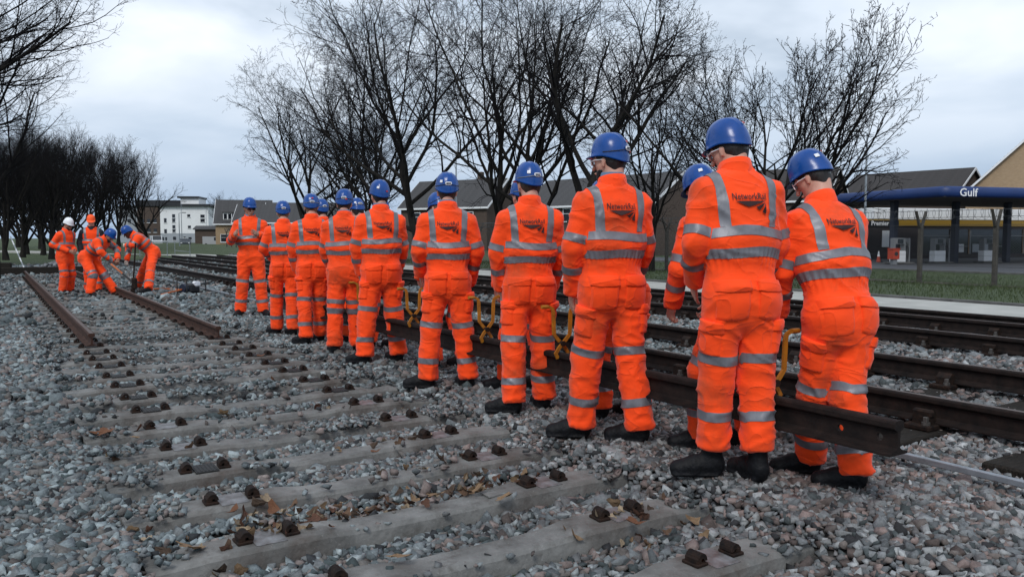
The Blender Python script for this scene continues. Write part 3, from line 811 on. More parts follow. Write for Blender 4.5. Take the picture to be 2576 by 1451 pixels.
def hand_arrays(curl):
    """right hand, wrist at origin, fingers along -Z, palm towards -X (inward)"""
    f = Field((-.10, -.07, -.20), (.05, .09, .04), .0062)
    f.seg((0, 0, .03), (0, 0, -.02), (0, 1, 0), (.026, .02), (.034, .019), .01)
    f.seg((0, .002, -.02), (-.004, .004, -.085), (0, 1, 0), (.036, .018), (.041, .015), .015)
    for y, L in ((.033, .068), (.012, .078), (-.011, .072), (-.031, .056)):
        p = np.array([-.004, y, -.085]); an = .25 * curl
        for k, fr in enumerate((.42, .33, .25)):
            q = p + np.array([-math.sin(an), 0, -math.cos(an)]) * L * fr
            f.seg(p, q, (0, 1, 0), (.0098 - .001 * k,) * 2, (.0090 - .001 * k,) * 2, .004); p = q; an += (.75 if k == 0 else .6) * curl
    p = np.array([-.006, .03, -.03]); d = _n((-.35 - .3 * curl, .62 - .3 * curl, -.7))
    q = p + d * .042; f.seg(p, q, (1, 0, 0), (.015,) * 2, (.0115,) * 2, .01)
    d = _n((-.45 - .35 * curl, .25 - .3 * curl, -.85)); f.seg(q, q + d * .03, (1, 0, 0), (.0112,) * 2, (.009,) * 2, .006)
    return f.mesh()
BOOT = boot_mesh()
HELM = helmet_mesh(M['helmet_blue']); HELM_W = helmet_mesh(M['helmet_white'])
CAP = cap_mesh()
HANDS = {c: hand_arrays(c) for c in (.35, 1.25)}
def text_arrays(s, size, spacing=1.0, shear=0.0, bold=0.0):
    cu = bpy.data.curves.new('lettering', 'FONT'); cu.body = s; cu.size = size; cu.align_x = 'CENTER'; cu.space_character = spacing
    cu.shear = shear; cu.offset = bold; cu.resolution_u = 2
    o = bpy.data.objects.new('lettering', cu); COL.objects.link(o)
    dg = bpy.context.evaluated_depsgraph_get(); me = bpy.data.meshes.new_from_object(o.evaluated_get(dg))
    v = [tuple(p.co) for p in me.vertices]; f = [tuple(p.vertices) for p in me.polygons]
    bpy.data.objects.remove(o); bpy.data.meshes.remove(me); bpy.data.curves.remove(cu)
    return v, f
_tv, _tf = text_arrays('NetworkRail', .046, 1.05, 0, .0006)
_w = max(p[0] for p in _tv) - min(p[0] for p in _tv)
LOGO_V = [(p[0] * .196 / _w, p[1] * 1.05 + .003) for p in _tv]; LOGO_F = list(_tf)
def _quad(p, q, r, t, nu, nv):
    b = len(LOGO_V)
    for j in range(nv + 1):
        for i in range(nu + 1):
            u, v = i / nu, j / nv
            LOGO_V.append(tuple((p[k] * (1 - u) + q[k] * u) * (1 - v) + (t[k] * (1 - u) + r[k] * u) * v for k in (0, 1)))
    for j in range(nv):
        for i in range(nu): LOGO_F.append((b + j * (nu + 1) + i, b + j * (nu + 1) + i + 1, b + (j + 1) * (nu + 1) + i + 1, b + (j + 1) * (nu + 1) + i))
# the mark under the lettering: a wedge of track splitting in three
_quad((-.086, -.006), (.094, -.004), (.016, -.028), (-.012, -.034), 12, 3)
_quad((.090, -.010), (.088, -.012), (.052, -.050), (.030, -.036), 3, 6)
_quad((.095, -.009), (.093, -.014), (.092, -.068), (.068, -.058), 3, 6)

def ray_patch(bvh, o, ex, ey, d, us, vs_, off, half=False):
    """grid laid on the cloth: o centre, ex/ey in-plane axes, d ray direction (towards the body)"""
    W = []
    for j, v in enumerate(vs_):
        for i, u in enumerate(us):
            p = o + ex * u + ey * v
            h = bvh.ray_cast(Vector(p - d * .6), Vector(d))
            hp = np.array(h[0]) if h[0] is not None else p
            edge = i in (0, len(us) - 1) or j in (0, len(vs_) - 1)
            W.append(hp - d * (-.004 if edge else off))
    n = len(us); F = [(j * n + i, j * n + i + 1, (j + 1) * n + i + 1, (j + 1) * n + i) for j in range(len(vs_) - 1) for i in range(n - 1)]
    return W, F
def project(bvh, o, ex, ey, d, pts, off):
    W = []
    for u, v in pts:
        p = o + ex * u + ey * v; h = bvh.ray_cast(Vector(p - d * .6), Vector(d))
        hp = np.array(h[0]) if h[0] is not None else p
        W.append(hp - d * off)
    return W

UPRIGHT = dict(pelvis=(0, 0, .945), chest=(0, .0, 1.28), neck=(0, -.005, 1.505), head=(0, .035, 1.665))
def person(name, label, loc, yaw, s=1.0, feet=((-.16, 0), (.16, 0)), foot_yaw=(12, -12), arms=None, spine=None, head_yaw=0, head_pitch=0,
           hat='blue', hat_bits=('clip',), skin='skin', hair='hair_dark', res=.016, outfit='coverall', beard=False, glasses=None, gloves=False,
           logo=True, pockets=True, knees=None, seed=0, girth=1.0, curl=.35, shirt=None, bands_leg=(.55, .24), collar_up=True, jacket=False, hem_z=.035):
    """yaw: compass-free angle about Z; local +Y is where the person faces. feet/arms in local metres before the scale s."""
    rs = np.random.default_rng(seed + 11)
    root = empty('person', loc, yaw); root.scale = (s, s, s)
    tag(root, label, 'person', 'railway workers in orange')
    sp = dict(UPRIGHT)
    if spine: sp.update(spine)
    pel, che, nec, hed = (np.array(sp[k], float) for k in ('pelvis', 'chest', 'neck', 'head'))
    wai = pel + (che - pel) * .455
    up_t = _n(nec - pel)
    lat = _n(sp.get('lat', (1, 0, 0)))
    fwd = _n(np.cross(up_t, lat))          # forward of the trunk
    fwd = fwd if fwd[1] > -.2 else -fwd
    sh = [nec + lat * sx * .182 - up_t * .088 for sx in (-1, 1)]
    hip = [pel + lat * sx * .090 - up_t * .03 for sx in (-1, 1)]
    ank = [np.array([f[0], f[1], .11]) for f in feet]
    kne = []
    for i in (0, 1):
        k = hip[i] * .47 + ank[i] * .53
        dl = np.linalg.norm(hip[i] - ank[i]); bend = math.sqrt(max(0, .401 ** 2 - (dl / 2) ** 2)) if dl < .80 else 0.0
        fd = np.array([-math.sin(rad(foot_yaw[i])) , math.cos(rad(foot_yaw[i])), 0])
        kne.append(k + fd * (bend * .85 + .015) if knees is None else np.array(knees[i], float))
    if arms is None:
        arms = (((-.235, -.02, 1.17), (-.20, .10, .90)), ((.240, -.03, 1.17), (.20, .10, .90)))
    elb = [np.array(arms[i][0], float) for i in (0, 1)]; wri = [np.array(arms[i][1], float) for i in (0, 1)]
    g = girth
    # ---- coverall
    spine_pts = [pel - up_t * .10, pel, wai, wai + (che - wai) * .25, wai + (che - wai) * .55, che + (nec - che) * .35, nec - up_t * .055, nec + up_t * .02]
    prof = [(.150 * g, .112 * g), (.176 * g, .132 * g), (.176 * g, .122 * g), (.194 * g, .134 * g), (.204 * g, .136 * g), (.212 * g, .130 * g), (.165 * g, .098 * g), (.078, .072)]
    if jacket:
        prof[0] = (.205, .15); prof[1] = (.205, .15); prof[2] = (.20, .14); spine_pts[0] = pel - up_t * .13
    allp = np.array(spine_pts + hip + kne + ank + sh + elb + wri)
    F_ = Field(allp.min(0) - .17, allp.max(0) + .17, res)
    for i in range(len(prof) - 1): F_.seg(spine_pts[i], spine_pts[i + 1], lat, prof[i], prof[i + 1], .03)
    for sx in (-1, 1): F_.ball(pel + lat * sx * .075 * g - fwd * .022 - up_t * .05, (.096 * g, .098 * g, .12), .08)
    hemc = []
    for i in (0, 1):
        dn = _n(ank[i] - kne[i]); hem = ank[i] + dn * hem_z; hemc.append(hem)
        if i == 0: Dtr = F_.D.copy()
        else: DL_ = F_.D; F_.D = Dtr
        F_.seg(hip[i], kne[i], lat, (.103 * g, .108 * g), (.086 * g, .092 * g), .045)
        F_.seg(kne[i], ank[i] + dn * .06, lat, (.086 * g, .092 * g), (.085, .092), .02, cut=(hem, dn))
    F_.D = smin(DL_, F_.D, .006)
    for i in (0, 1):
        dn = _n(wri[i] - elb[i])
        F_.seg(nec + lat * (-1, 1)[i] * .04 - up_t * .052, sh[i], fwd, (.075, .066), (.082, .068), .05)
        F_.seg(sh[i], elb[i], lat, (.069 * g, .080 * g), (.061, .066), .018)
        F_.seg(elb[i], wri[i] + dn * .03, lat, (.062, .066), (.052, .054), .016, cut=(wri[i], dn))
    V, F = F_.mesh(); V = relax(V, F, 2, .5)
    N = vnormals(V, F)
    # limb coordinates of every vertex
    def chain_d(pts, r):
        best = np.full(len(V), 9.0); arc = np.zeros(len(V)); a0 = 0.0
        for i in range(len(pts) - 1):
            A, B = pts[i], pts[i + 1]; ln = np.linalg.norm(B - A); u = (B - A) / ln
            t = np.clip((V - A) @ u / ln, 0, 1); dd = np.linalg.norm(V - A - (t * ln)[:, None] * u, axis=1) - r[i]
            m = dd < best; best = np.where(m, dd, best); arc = np.where(m, a0 + t * ln, arc); a0 += ln
        return best, arc
    dT = np.full(len(V), 9.0)
    for i in range(len(prof) - 1): dT = np.minimum(dT, np.abs(ell_seg(V, spine_pts[i], spine_pts[i + 1], lat, prof[i], prof[i + 1])))
    dL = []; aL = []
    for i in (0, 1):
        d, a = chain_d([hip[i], kne[i], hemc[i]], [.10, .087]); dL.append(np.abs(d)); aL.append(a)
    dA = []; aA = []
    for i in (0, 1):
        d, a = chain_d([sh[i], elb[i], wri[i]], [.073, .058]); dA.append(np.abs(d)); aA.append(a)
    lab = np.argmin(np.stack([dT] + dL + dA), 0)
    legv = (V - pel) @ up_t < -.10
    if not spine: lab = np.where((lab == 0) & (V[:, 2] < .80), np.where(V[:, 0] < (hip[0][0] + hip[1][0]) / 2, 1, 2), lab)
    su = (V - pel) @ up_t
    sl = (V - pel) @ lat
    # cloth: broad sag, sharp creases, gathers at the elastic waist, bunching above the boots
    o3 = rs.random(3) * 50
    n1 = vnoise(V * np.array([4.0, 4.0, 5.0]) + o3) - .5
    W_ = V + (vnoise(V * 5 + o3)[:, None] - .5) * .10
    rg = 1 - np.abs(2 * vnoise(W_ * np.array([5.0, 5.0, 11.0]) + o3 + 9) - 1)
    rg2 = 1 - np.abs(2 * vnoise((W_ @ np.array([[.8, .1, .6], [-.1, 1, 0], [-.6, 0, .8]])) * np.array([5.5, 5.5, 12.0]) + o3 + 31) - 1)
    amp = np.where(lab == 0, .010, np.where(lab <= 2, .013, .012))
    disp = .007 * n1 + amp * (np.maximum(rg, rg2) ** 4.5 - .25)
    wz = (wai - pel) @ up_t
    ang = np.arctan2((V - pel) @ fwd, sl)
    gath = np.exp(-((su - wz) / .05) ** 2) * (lab == 0)
    disp += gath * (.0055 * np.sin(ang * 34 + 4 * n1) - .004)
    blous = np.exp(-((su - wz - .085) / .035) ** 2) * (lab == 0); disp += blous * .008
    for i in (0, 1):
        tot = np.linalg.norm(hip[i] - kne[i]) + np.linalg.norm(kne[i] - hemc[i])
        e_ = tot - aL[i]; m = (lab == 1 + i) * np.exp(-(np.maximum(e_ - .03, 0) / .11) ** 2)
        disp += m * .0020 * np.sin(e_ * 2 * math.pi / .066 + 5 * n1 + 2 * np.sin(ang * 1.0))
        kb = (lab == 1 + i) * np.exp(-((aL[i] - np.linalg.norm(hip[i] - kne[i])) / .10) ** 2)
        disp += kb * .0010 * np.sin(aL[i] * 2 * math.pi / .085 + 6 * n1)
    V = V + N * disp[:, None]
    N = vnormals(V, F)
    tris = np.concatenate([F[:, [0, 1, 2]], F[:, [0, 2, 3]]])
    tl = lab[tris]
    cov = link('coverall', mesh_np('coverall', V, F, M['orange'], True), root)
    if outfit == 'vest':      # dark jacket sleeves under a waistcoat
        cov.data.materials.append(M['black_cloth'])
        fl = lab[F].max(1); mi = np.where(fl >= 3, 1, 0).astype(np.int32); cov.data.polygons.foreach_set('material_index', mi)
    bvh = BVHTree.FromPolygons([Vector(p) for p in V], F.tolist())
    # ---- reflective tape
    def band(sel, fields):
        tt = tris[sel]
        if not len(tt): return
        v, f = clip_tris(V, N, tt, fields, .0035)
        if f: pyd('reflective_band', v, f, M['tape'], cov)
    def strip(x, c, hw): return [x - (c - hw), (c + hw) - x]
    tor = (tl == 0).all(1)
    cb = wz + .128; hw = .0245
    if outfit != 'plain':
        band(tor, strip(su + .02 * np.sin(ang * 2 + seed) * .4, cb, hw)); band(tor, strip(su + .004 * np.sin(ang * 3 + seed), wz + .028, hw))
        tors = (tl != 1).all(1) & (tl != 2).all(1)
        nk = (nec - pel) @ up_t
        for sx in (-1, 1):
            lx = sl * sx - (.122 + .022 * np.clip((su - cb) / .3, 0, 1.2))
            band(tors, strip(lx, 0, hw) + [su - (cb + hw + .003)])
    armsel = [(tl == 3 + i).all(1) for i in (0, 1)]
    for i in (0, 1):
        if outfit == 'vest': break
        La = np.linalg.norm(sh[i] - elb[i]); Lf = np.linalg.norm(elb[i] - wri[i])
        band(armsel[i], strip(aA[i], La * .80, hw)); band(armsel[i], strip(aA[i], La + Lf * .42, hw))
    for i in (0, 1):
        tot = np.linalg.norm(hip[i] - kne[i]) + np.linalg.norm(kne[i] - hemc[i])
        ls = (tl == 1 + i).all(1)
        for bz in bands_leg: band(ls, strip(aL[i] + .005 * np.sin(ang * 2 + seed + i), tot - (bz - .075), hw))
    # ---- collar
    cm = MB()
    nr = 20; cv, cf = [], []
    for k, (dz, rr, bk) in enumerate(((-.035, 1.16, 0), (.035, 1.06, .004), (.07, .98, .004), (.072, .90, 0), (.02, .86, 0))):
        for i in range(nr):
            an = 2 * math.pi * i / nr; bkf = max(0, -math.sin(an))
            r1, r2 = .083 * rr, .088 * rr
            dzz = dz + (.018 * bkf if k in (1, 2, 3) and collar_up else 0) - (.03 * max(0, math.sin(an)) if k in (1, 2, 3) else 0)
            cv.append(nec + lat * math.cos(an) * r1 + fwd * (math.sin(an) * r2 + .008) + up_t * dzz)
    for k in range(4):
        for i in range(nr):
            j = (i + 1) % nr; cf.append((k * nr + i, k * nr + j, (k + 1) * nr + j, (k + 1) * nr + i))
    pyd('collar', cv, cf, M['orange2'] if outfit != 'vest' else M['black_cloth'], cov)
    if shirt:
        sv, sf = [], []
        for k, (dz, rr) in enumerate(((.0, .86), (.098, .80), (.095, .74), (.02, .7))):
            for i in range(nr):
                an = 2 * math.pi * i / nr; sv.append(nec + lat * math.cos(an) * .083 * rr + fwd * (math.sin(an) * .088 * rr + .010) + up_t * (dz - (.035 * max(0, math.sin(an)) if k else 0)))
        for k in range(3):
            for i in range(nr):
                j = (i + 1) % nr; sf.append((k * nr + i, k * nr + j, (k + 1) * nr + j, (k + 1) * nr + i))
        pyd('shirt_collar', sv, sf, M[shirt], cov)
    # ---- back print and pockets
    back = -fwd
    if logo:
        o = pel + up_t * (wz + .285) - lat * .004 + back * .1
        w = project(bvh, o, lat, up_t, fwd, [(u * .92, v) for u, v in LOGO_V], .009)
        pyd('back_logo', w, LOGO_F, M['logo'], cov, False)
    if pockets:
        def sew(nm, o, ex_, ey2, dd, w, h, off, rnd_bot, rnd_top):
            us = np.concatenate([[-1, -.95], np.linspace(-.8, .8, 6), [.95, 1]]) * w / 2
            vv = np.concatenate([[-1, -.95], np.linspace(-.8, .8, 6), [.95, 1]]) * h / 2
            W2 = []; nU = len(us)
            for j, v in enumerate(vv):
                for i, u in enumerate(us):
                    x, y = u, v
                    cut = (rnd_bot if v < 0 else rnd_top) * max(0, abs(u) / (w / 2) - .45) / .55
                    y = v * (1 - cut * abs(v) / (h / 2)) if v < 0 else v * (1 - cut)
                    p = o + ex_ * x + ey2 * y
                    hh = bvh.ray_cast(Vector(p - dd * .5), Vector(dd)); hp = np.array(hh[0]) if hh[0] is not None else p
                    e_ = i in (0, nU - 1) or j in (0, len(vv) - 1)
                    W2.append(hp - dd * (-.003 if e_ else off * (1 + .5 * (1 - (u / (w / 2)) ** 2) * (1 - (v / (h / 2)) ** 2))))
            F2 = [(j * nU + i, j * nU + i + 1, (j + 1) * nU + i + 1, (j + 1) * nU + i) for j in range(len(vv) - 1) for i in range(nU - 1)]
            pyd(nm, W2, F2, M['orange2'], cov, True)
        for sx in (-1, 1):
            o = pel + up_t * -.055 + lat * sx * .100 * g + back * .1
            sew('pocket', o, lat, up_t, fwd, .150, .185, .009, .16, 0)
            sew('pocket_flap', o + up_t * .078, lat, up_t, fwd, .164, .066, .017, .28, .1)
            A = hip[(sx + 1) // 2]; B = kne[(sx + 1) // 2]
            dd = _n(lat * -sx * .88 + fwd * .48); e2 = -_n(B - A); exx = _n(np.cross(e2, dd)); dd = _n(np.cross(exx, e2))
            if dd @ (lat * -sx) < 0: dd = -dd
            o = A + (B - A) * .47 - dd * .1
            sew('cargo_pocket', o, exx, e2, dd, .135, .15, .012, .05, 0)
            sew('pocket_flap', o + e2 * .070, exx, e2, dd, .152, .060, .021, .15, .1)
    # ---- body: head, neck, core and hands as one mesh
    hy, hp = rad(head_yaw), rad(head_pitch)
    HR = np.array(Matrix.Rotation(hy, 3, 'Z') @ Matrix.Rotation(-hp, 3, 'X'))
    def HP(p): return hed + HR @ np.asarray(p, float)
    ex, ey_, ez = HR[:, 0], HR[:, 1], HR[:, 2]
    hres = .0082 if res < .018 else .012
    B_ = Field(np.minimum(hed, nec) - .19, np.maximum(hed, nec) + .19, hres)
    B_.seg(HP((0, -.015, .03)), HP((0, .015, .035)), ex, (.076, .092), (.074, .090), .02)
    B_.seg(HP((0, .03, -.03)), HP((0, .052, -.082)), ex, (.060, .048), (.036, .030), .035)
    B_.seg(HP((0, -.03, -.03)), nec - up_t * .04, lat, (.056, .060), (.068, .066), .03)
    B_.seg(HP((0, .092, .005)), HP((0, .112, -.028)), ex, (.009, .010), (.015, .012), .012)
    B_.seg(HP((-.02, .088, -.058)), HP((.02, .088, -.058)), ez, (.008, .010), (.008, .010), .008)
    B_.seg(HP((-.05, .075, .022)), HP((.05, .075, .022)), ez, (.010, .012), (.010, .012), .015)
    for sx in (-1, 1):
        B_.seg(HP((sx * .080, -.006, .012)), HP((sx * .078, .002, -.026)), ey_, (.017, .009), (.011, .007), .006)
    BV, BF = B_.mesh(); BV = relax(BV, BF, 1, .4)
    C_ = Field(allp.min(0) - .08, allp.max(0) + .12, .04)
    for i in range(len(prof) - 1): C_.seg(spine_pts[i], spine_pts[i + 1], lat, (prof[i][0] * .75, prof[i][1] * .75), (prof[i + 1][0] * .75, prof[i + 1][1] * .75), .03)
    for i in (0, 1):
        C_.seg(hip[i], kne[i], lat, (.075,) * 2, (.055,) * 2); C_.seg(kne[i], ank[i], lat, (.055,) * 2, (.045,) * 2)
        C_.seg(sh[i], elb[i], lat, (.048,) * 2, (.042,) * 2); C_.seg(elb[i], wri[i], lat, (.042,) * 2, (.036,) * 2)
    CV, CF = C_.mesh()
    vs_, fs_ = [BV, CV], [BF, CF + len(BV)]; nb = len(BV) + len(CV); mi = [0] * (len(BF) + len(CF))
    hv0, hf0 = HANDS[curl]
    for i in (0, 1):
        d = -_n(wri[i] - elb[i])                       # hand -Z follows the forearm
        inward = lat * (1 if i == 0 else -1); xax = _n(-inward - d * (-inward @ d)); yax = np.cross(d, xax)
        hv = hv0.copy(); hf = hf0
        if i == 0:      # left hand: mirror
            pass
        if yax @ fwd < 0:
            hv[:, 1] *= -1; hf = hf[:, ::-1]
        R = np.stack([xax, yax, d], 1)
        vs_.append(hv @ R.T + wri[i]); fs_.append(hf + nb); nb += len(hv); mi += [1 if gloves else 0] * len(hf)
    body = link('body', mesh_np('body', np.concatenate(vs_), np.concatenate(fs_), M[skin], True), root)
    if gloves:
        body.data.materials.append(M['glove']); body.data.polygons.foreach_set('material_index', np.array(mi, np.int32))
    # ---- hair: a shell round the back of the skull
    if hair:
        H_ = Field(hed - .16, hed + .16, hres)
        H_.seg(HP((0, -.022, .035)), HP((0, .006, .045)), ex, (.083, .098), (.080, .09), .02)
        H_.seg(HP((0, -.05, -.01)), HP((0, -.052, -.055)), ex, (.068, .048), (.056, .030), .03)
        G = np.stack(np.meshgrid(*H_.ax, indexing='ij'), -1) - hed
        yl = G @ ey_; zl = G @ ez
        H_.D = np.maximum(H_.D, np.maximum(yl - .035 - np.maximum(zl, -.01) * .9, -(zl + .078 + 0 * yl)))
        H_.D = np.maximum(H_.D, -(zl + .012) - (yl * -.0) if False else np.where(yl > -.012, -(zl - .012), -1))
        hv, hf = H_.mesh()
        if len(hf): link('hair', mesh_np('hair', hv, hf, M[hair], True), root)
    if beard:
        H_ = Field(hed - .16, hed + .16, hres)
        H_.seg(HP((0, .030, -.035)), HP((0, .054, -.088)), ex, (.066, .052), (.042, .036), .03)
        G = np.stack(np.meshgrid(*H_.ax, indexing='ij'), -1) - hed; yl = G @ ey_; zl = G @ ez
        H_.D = np.maximum(H_.D, np.maximum(zl + .042, -(yl - .005)))
        hv, hf = H_.mesh()
        if len(hf): link('beard', mesh_np('beard', hv, hf, M[hair or 'hair_dark'], True), root)
    if glasses:
        gm = MB()
        for sx in (-1, 1):
            c = HP((sx * .033, .100, .008)); R3 = Matrix(HR.tolist()) @ Matrix.Rotation(-sx * .25, 3, 'Z')
            gm.box(c, (.056, .006, .036), bev=.002, M=R3)
            gm.tube([HP((sx * .062, .09, .012)), HP((sx * .084, .05, .014)), HP((sx * .084, -.01, .012))], .003, 5)
        gm.obj('glasses', M['lens'] if glasses == 'dark' else M['white_plastic'], root)
    # ---- hat
    Rm = Matrix(HR.tolist()).to_4x4()
    if hat in ('blue', 'white'):
        h = link('helmet', HELM if hat == 'blue' else HELM_W, root)
        Tm = Matrix.Translation(Vector(HP((0, -.006, .046)))) @ Rm @ Matrix.Rotation(rad(3 + 3 * rs.random()), 4, 'X') @ Matrix.Scale(.80, 4)
        h.matrix_local = Tm
        def on_shell(phi, zz, r=1.0):
            a, b = .124, .150; an = math.asin(min(1, max(0, zz / .158)) ** (1 / .92)); rr = math.cos(an) ** .72 * r
            return np.array([math.sin(phi) * a * rr, math.cos(phi) * b * rr, zz])
        def plate(nm, phi, zz, w, hh, mt, off=1.03, round_=True):
            nseg = 9; v, f = [], []
            for j, (sc, of) in enumerate(((1, off), (.94, off + .02), (.0, off + .025))):
                for k in range(24):
                    an = 2 * math.pi * k / 24; cx, cz = math.cos(an), math.sin(an)
                    if round_: cx = math.copysign(abs(cx) ** .5, cx); cz = math.copysign(abs(cz) ** .7, cz)
                    else: cx = math.copysign(abs(cx) ** .15, cx); cz = math.copysign(abs(cz) ** .15, cz)
                    p = on_shell(phi + cx * w / 2 / .14 * sc, zz + cz * hh / 2 * sc, of); v.append(p)
            for j in range(2):
                for k in range(24):
                    q = (k + 1) % 24; f.append((j * 24 + k, j * 24 + q, (j + 1) * 24 + q, (j + 1) * 24 + k))
            return pyd(nm, v, f, mt, h, False)
        pi = math.pi
        if 'clip' in hat_bits:
            plate('rear_clip', pi - .05, .042, .080, .036, M['white_plastic'])
            for dz in (-.005, .004): plate('clip_slot', pi - .05, .042 + dz * 1.3, .056, .006, M['dark_plastic'], 1.06, False)
            sm = MB(); sm.tube([tuple(on_shell(a, .040 - .030 * abs(math.sin((a - pi) * .9)), 1.035)) for a in np.linspace(pi - 1.5, pi + 1.5, 17)], .0035, 5); sm.obj('goggle_strap', M['dark_plastic'] if seed % 2 else M['galv'], h)
        if 'sticker' in hat_bits: plate('sticker', pi + .62, .064, .036, .028, M['white_plastic'], 1.012, False)
        if 'logo' in hat_bits: plate('maker_badge', pi - .12, .095, .036, .018, M['red_badge'], 1.012)
        if 'badge' in hat_bits: plate('maker_badge', pi - .30, .020, .036, .018, M['red_badge'], 1.03)
        # head band of the harness below the shell
        hv, hf = [], []
        for j, (zz, o_) in enumerate(((-.030, 0), (-.050, .004), (-.068, 0))):
            for k in range(13):
                a = pi - 1.25 + 2.5 * k / 12; hv.append((math.sin(a) * (.094 + o_), math.cos(a) * (.118 + o_) - .004, zz - .012 * math.cos(a - pi)))
        for j in range(2):
            for k in range(12): hf.append((j * 13 + k, j * 13 + k + 1, (j + 1) * 13 + k + 1, (j + 1) * 13 + k))
        pyd('head_band', hv, hf, M['dark_plastic'], h)
    elif hat == 'cap':
        h = link('cap', CAP, root); h.matrix_local = Matrix.Translation(Vector(HP((0, -.004, .055)))) @ Rm
    # ---- boots
    for i in (0, 1):
        b = link('boot', BOOT, root); b.location = (feet[i][0], feet[i][1] + .0, -.005); b.rotation_euler = (0, 0, rad(foot_yaw[i])); b.scale = (.94, .94, .94)
        d = np.array([-math.sin(rad(foot_yaw[i])), math.cos(rad(foot_yaw[i]))]) * .035
        b.location = (feet[i][0] + d[0], feet[i][1] + d[1], -.005)
    return root
# ------------------------------------------------------------------ bare winter trees
def nrm(a): return a / (np.linalg.norm(a, axis=-1, keepdims=True) + 1e-12)
def tree_levels(seed, h, r0, style):
    """grow all branches of a level together: list of (points (k,m,3), radii (k,m)), trunk first"""
    r = np.random.default_rng(seed); out = []
    tl = style.get('trunk_lean', (0, 0))
    P = np.zeros((1, 3)); D = nrm(np.array([[tl[0], tl[1], 1.0]])); L = np.array([h * style.get('trunk', .62)]); R = np.array([r0])
    for lv in range(style.get('levels', 5) + 1):
        seg = (8, 7, 5, 3, 1, 1)[lv]; k = len(P); pts = np.zeros((k, seg + 1, 3)); pts[:, 0] = P; d = D.copy()
        jit = (.11, .12, .15, .18, .2, .2)[lv]; up = style['up'] * (.03, .15, .09, .05, .05, .04)[lv]
        for i in range(seg):
            d = nrm(d + r.normal(0, jit, (k, 3)) + np.array([0, 0, up])); pts[:, i + 1] = pts[:, i] + d * (L / seg)[:, None]
        rr = R[:, None] * (1 + ((.10 if lv == 0 else .28) - 1) * np.linspace(0, 1, seg + 1)[None]); out.append((pts, rr))
        if lv >= style.get('levels', 5): break
        nch = style['n'][lv]; f0 = style['fork'] if lv == 0 else .22
        j = np.tile(np.arange(nch), (k, 1)); f = np.minimum(f0 + (1 - f0) * (j + r.random((k, nch))) / nch, .985)
        x = f * seg; i = x.astype(int); w = (x - i)[..., None]; ki = np.arange(k)[:, None]; i2 = np.minimum(i + 1, seg)
        bp = pts[ki, i] * (1 - w) + pts[ki, i2] * w; br = rr[ki, i] * (1 - w[..., 0]) + rr[ki, i2] * w[..., 0]
        dd = nrm(pts[ki, i2] - pts[ki, i])
        if lv == 0:
            an_ = j * 2.4 + r.uniform(-.5, .5, j.shape); s1 = np.broadcast_to(np.array([1.0, 0, 0]), dd.shape); s2 = np.broadcast_to(np.array([0, 1.0, 0]), dd.shape)
        else:
            an_ = r.uniform(0, 2 * math.pi, j.shape); s1 = nrm(np.cross(dd, r.normal(size=dd.shape))); s2 = np.cross(dd, s1)
        al = np.radians(style['ang'][lv] + r.normal(0, 8, j.shape))
        nd = nrm(dd * np.cos(al)[..., None] + (s1 * np.cos(an_)[..., None] + s2 * np.sin(an_)[..., None]) * np.sin(al)[..., None])
        cl = L[:, None] * style['len'][lv] * (1 - .45 * f) * r.uniform(.75, 1.2, j.shape)
        P, D, L, R = bp.reshape(-1, 3), nd.reshape(-1, 3), cl.ravel(), np.maximum(br * r.uniform(*((.56, .78), (.44, .64), (.38, .56), (.36, .56), (.36, .56))[lv], j.shape), .0068).ravel()
    return out
def tubes(levels, sides):
    VV, FF, base = [], [], 0
    for (P, R), n in zip(levels, sides):
        k, m = R.shape; D = nrm(np.gradient(P, axis=1))
        ref = np.where(np.abs(D[:, :1, 2:3]) > .8, np.array([.31, .77, .12]), np.array([0, 0, 1.0]))
        A = nrm(np.cross(D, ref)); B = np.cross(D, A); an = np.arange(n) * 2 * math.pi / n
        V = P[:, :, None] + (A[:, :, None] * np.cos(an)[:, None] + B[:, :, None] * np.sin(an)[:, None]) * R[:, :, None, None]
        VV.append(V.reshape(-1, 3))
        c = np.arange(k)[:, None, None] * (m * n); i = np.arange(m - 1)[None, :, None] * n; q = np.arange(n)[None, None]; q2 = (q + 1) % n
        FF.append(np.stack([c + i + q, c + i + q2, c + i + n + q2, c + i + n + q], -1).reshape(-1, 4) + base); base += k * m * n
    return np.concatenate(VV), np.concatenate(FF)
TREES = {}
def tree_kind(key, seed, h, r0, style, catkins=0):
    ch = tree_levels(seed, h, r0, style)
    ch[0][1][:, 0] *= 1.45
    v, f = tubes(ch[:2], (12, 7)); mt = mesh_np('trunk', v, f, M['bark'], True)
    v, f = tubes(ch[2:], (5, 3, 3, 3)); mc = mesh_np('crown', v, f, M['twig'], False)
    TREES[key] = (mt, mc)
    return len(f)
S_UP = dict(fork=.14, n=(13, 11, 7, 4, 2), ang=(38, 40, 42, 42, 42), len=(1.15, .56, .52, .48, .5), up=.9, trunk=.56)
S_TALL = dict(fork=.18, n=(14, 11, 7, 4, 2), ang=(44, 42, 42, 42, 42), len=(1.12, .56, .52, .48, .5), up=.8, trunk=.56)
S_FORK = dict(fork=.30, n=(9, 11, 8, 4, 2), ang=(42, 44, 44, 42, 42), len=(1.2, .54, .50, .48, .5), up=.7, trunk=.50)
S_FAN = dict(fork=.22, n=(20, 12, 6, 3, 2), ang=(58, 26, 30, 36, 40), len=(1.75, .56, .5, .48, .5), up=.75, trunk=.40)
S_SWEEP = dict(fork=.12, n=(28, 18, 8, 4, 2), ang=(66, 30, 34, 38, 42), len=(.62, .60, .46, .42, .5), up=1.0, trunk=.9)
S_DENSE = dict(fork=.08, n=(18, 11, 8, 4), ang=(38, 28, 32, 36), len=(1.0, .60, .5, .5), up=1.1, trunk=.62, levels=4)
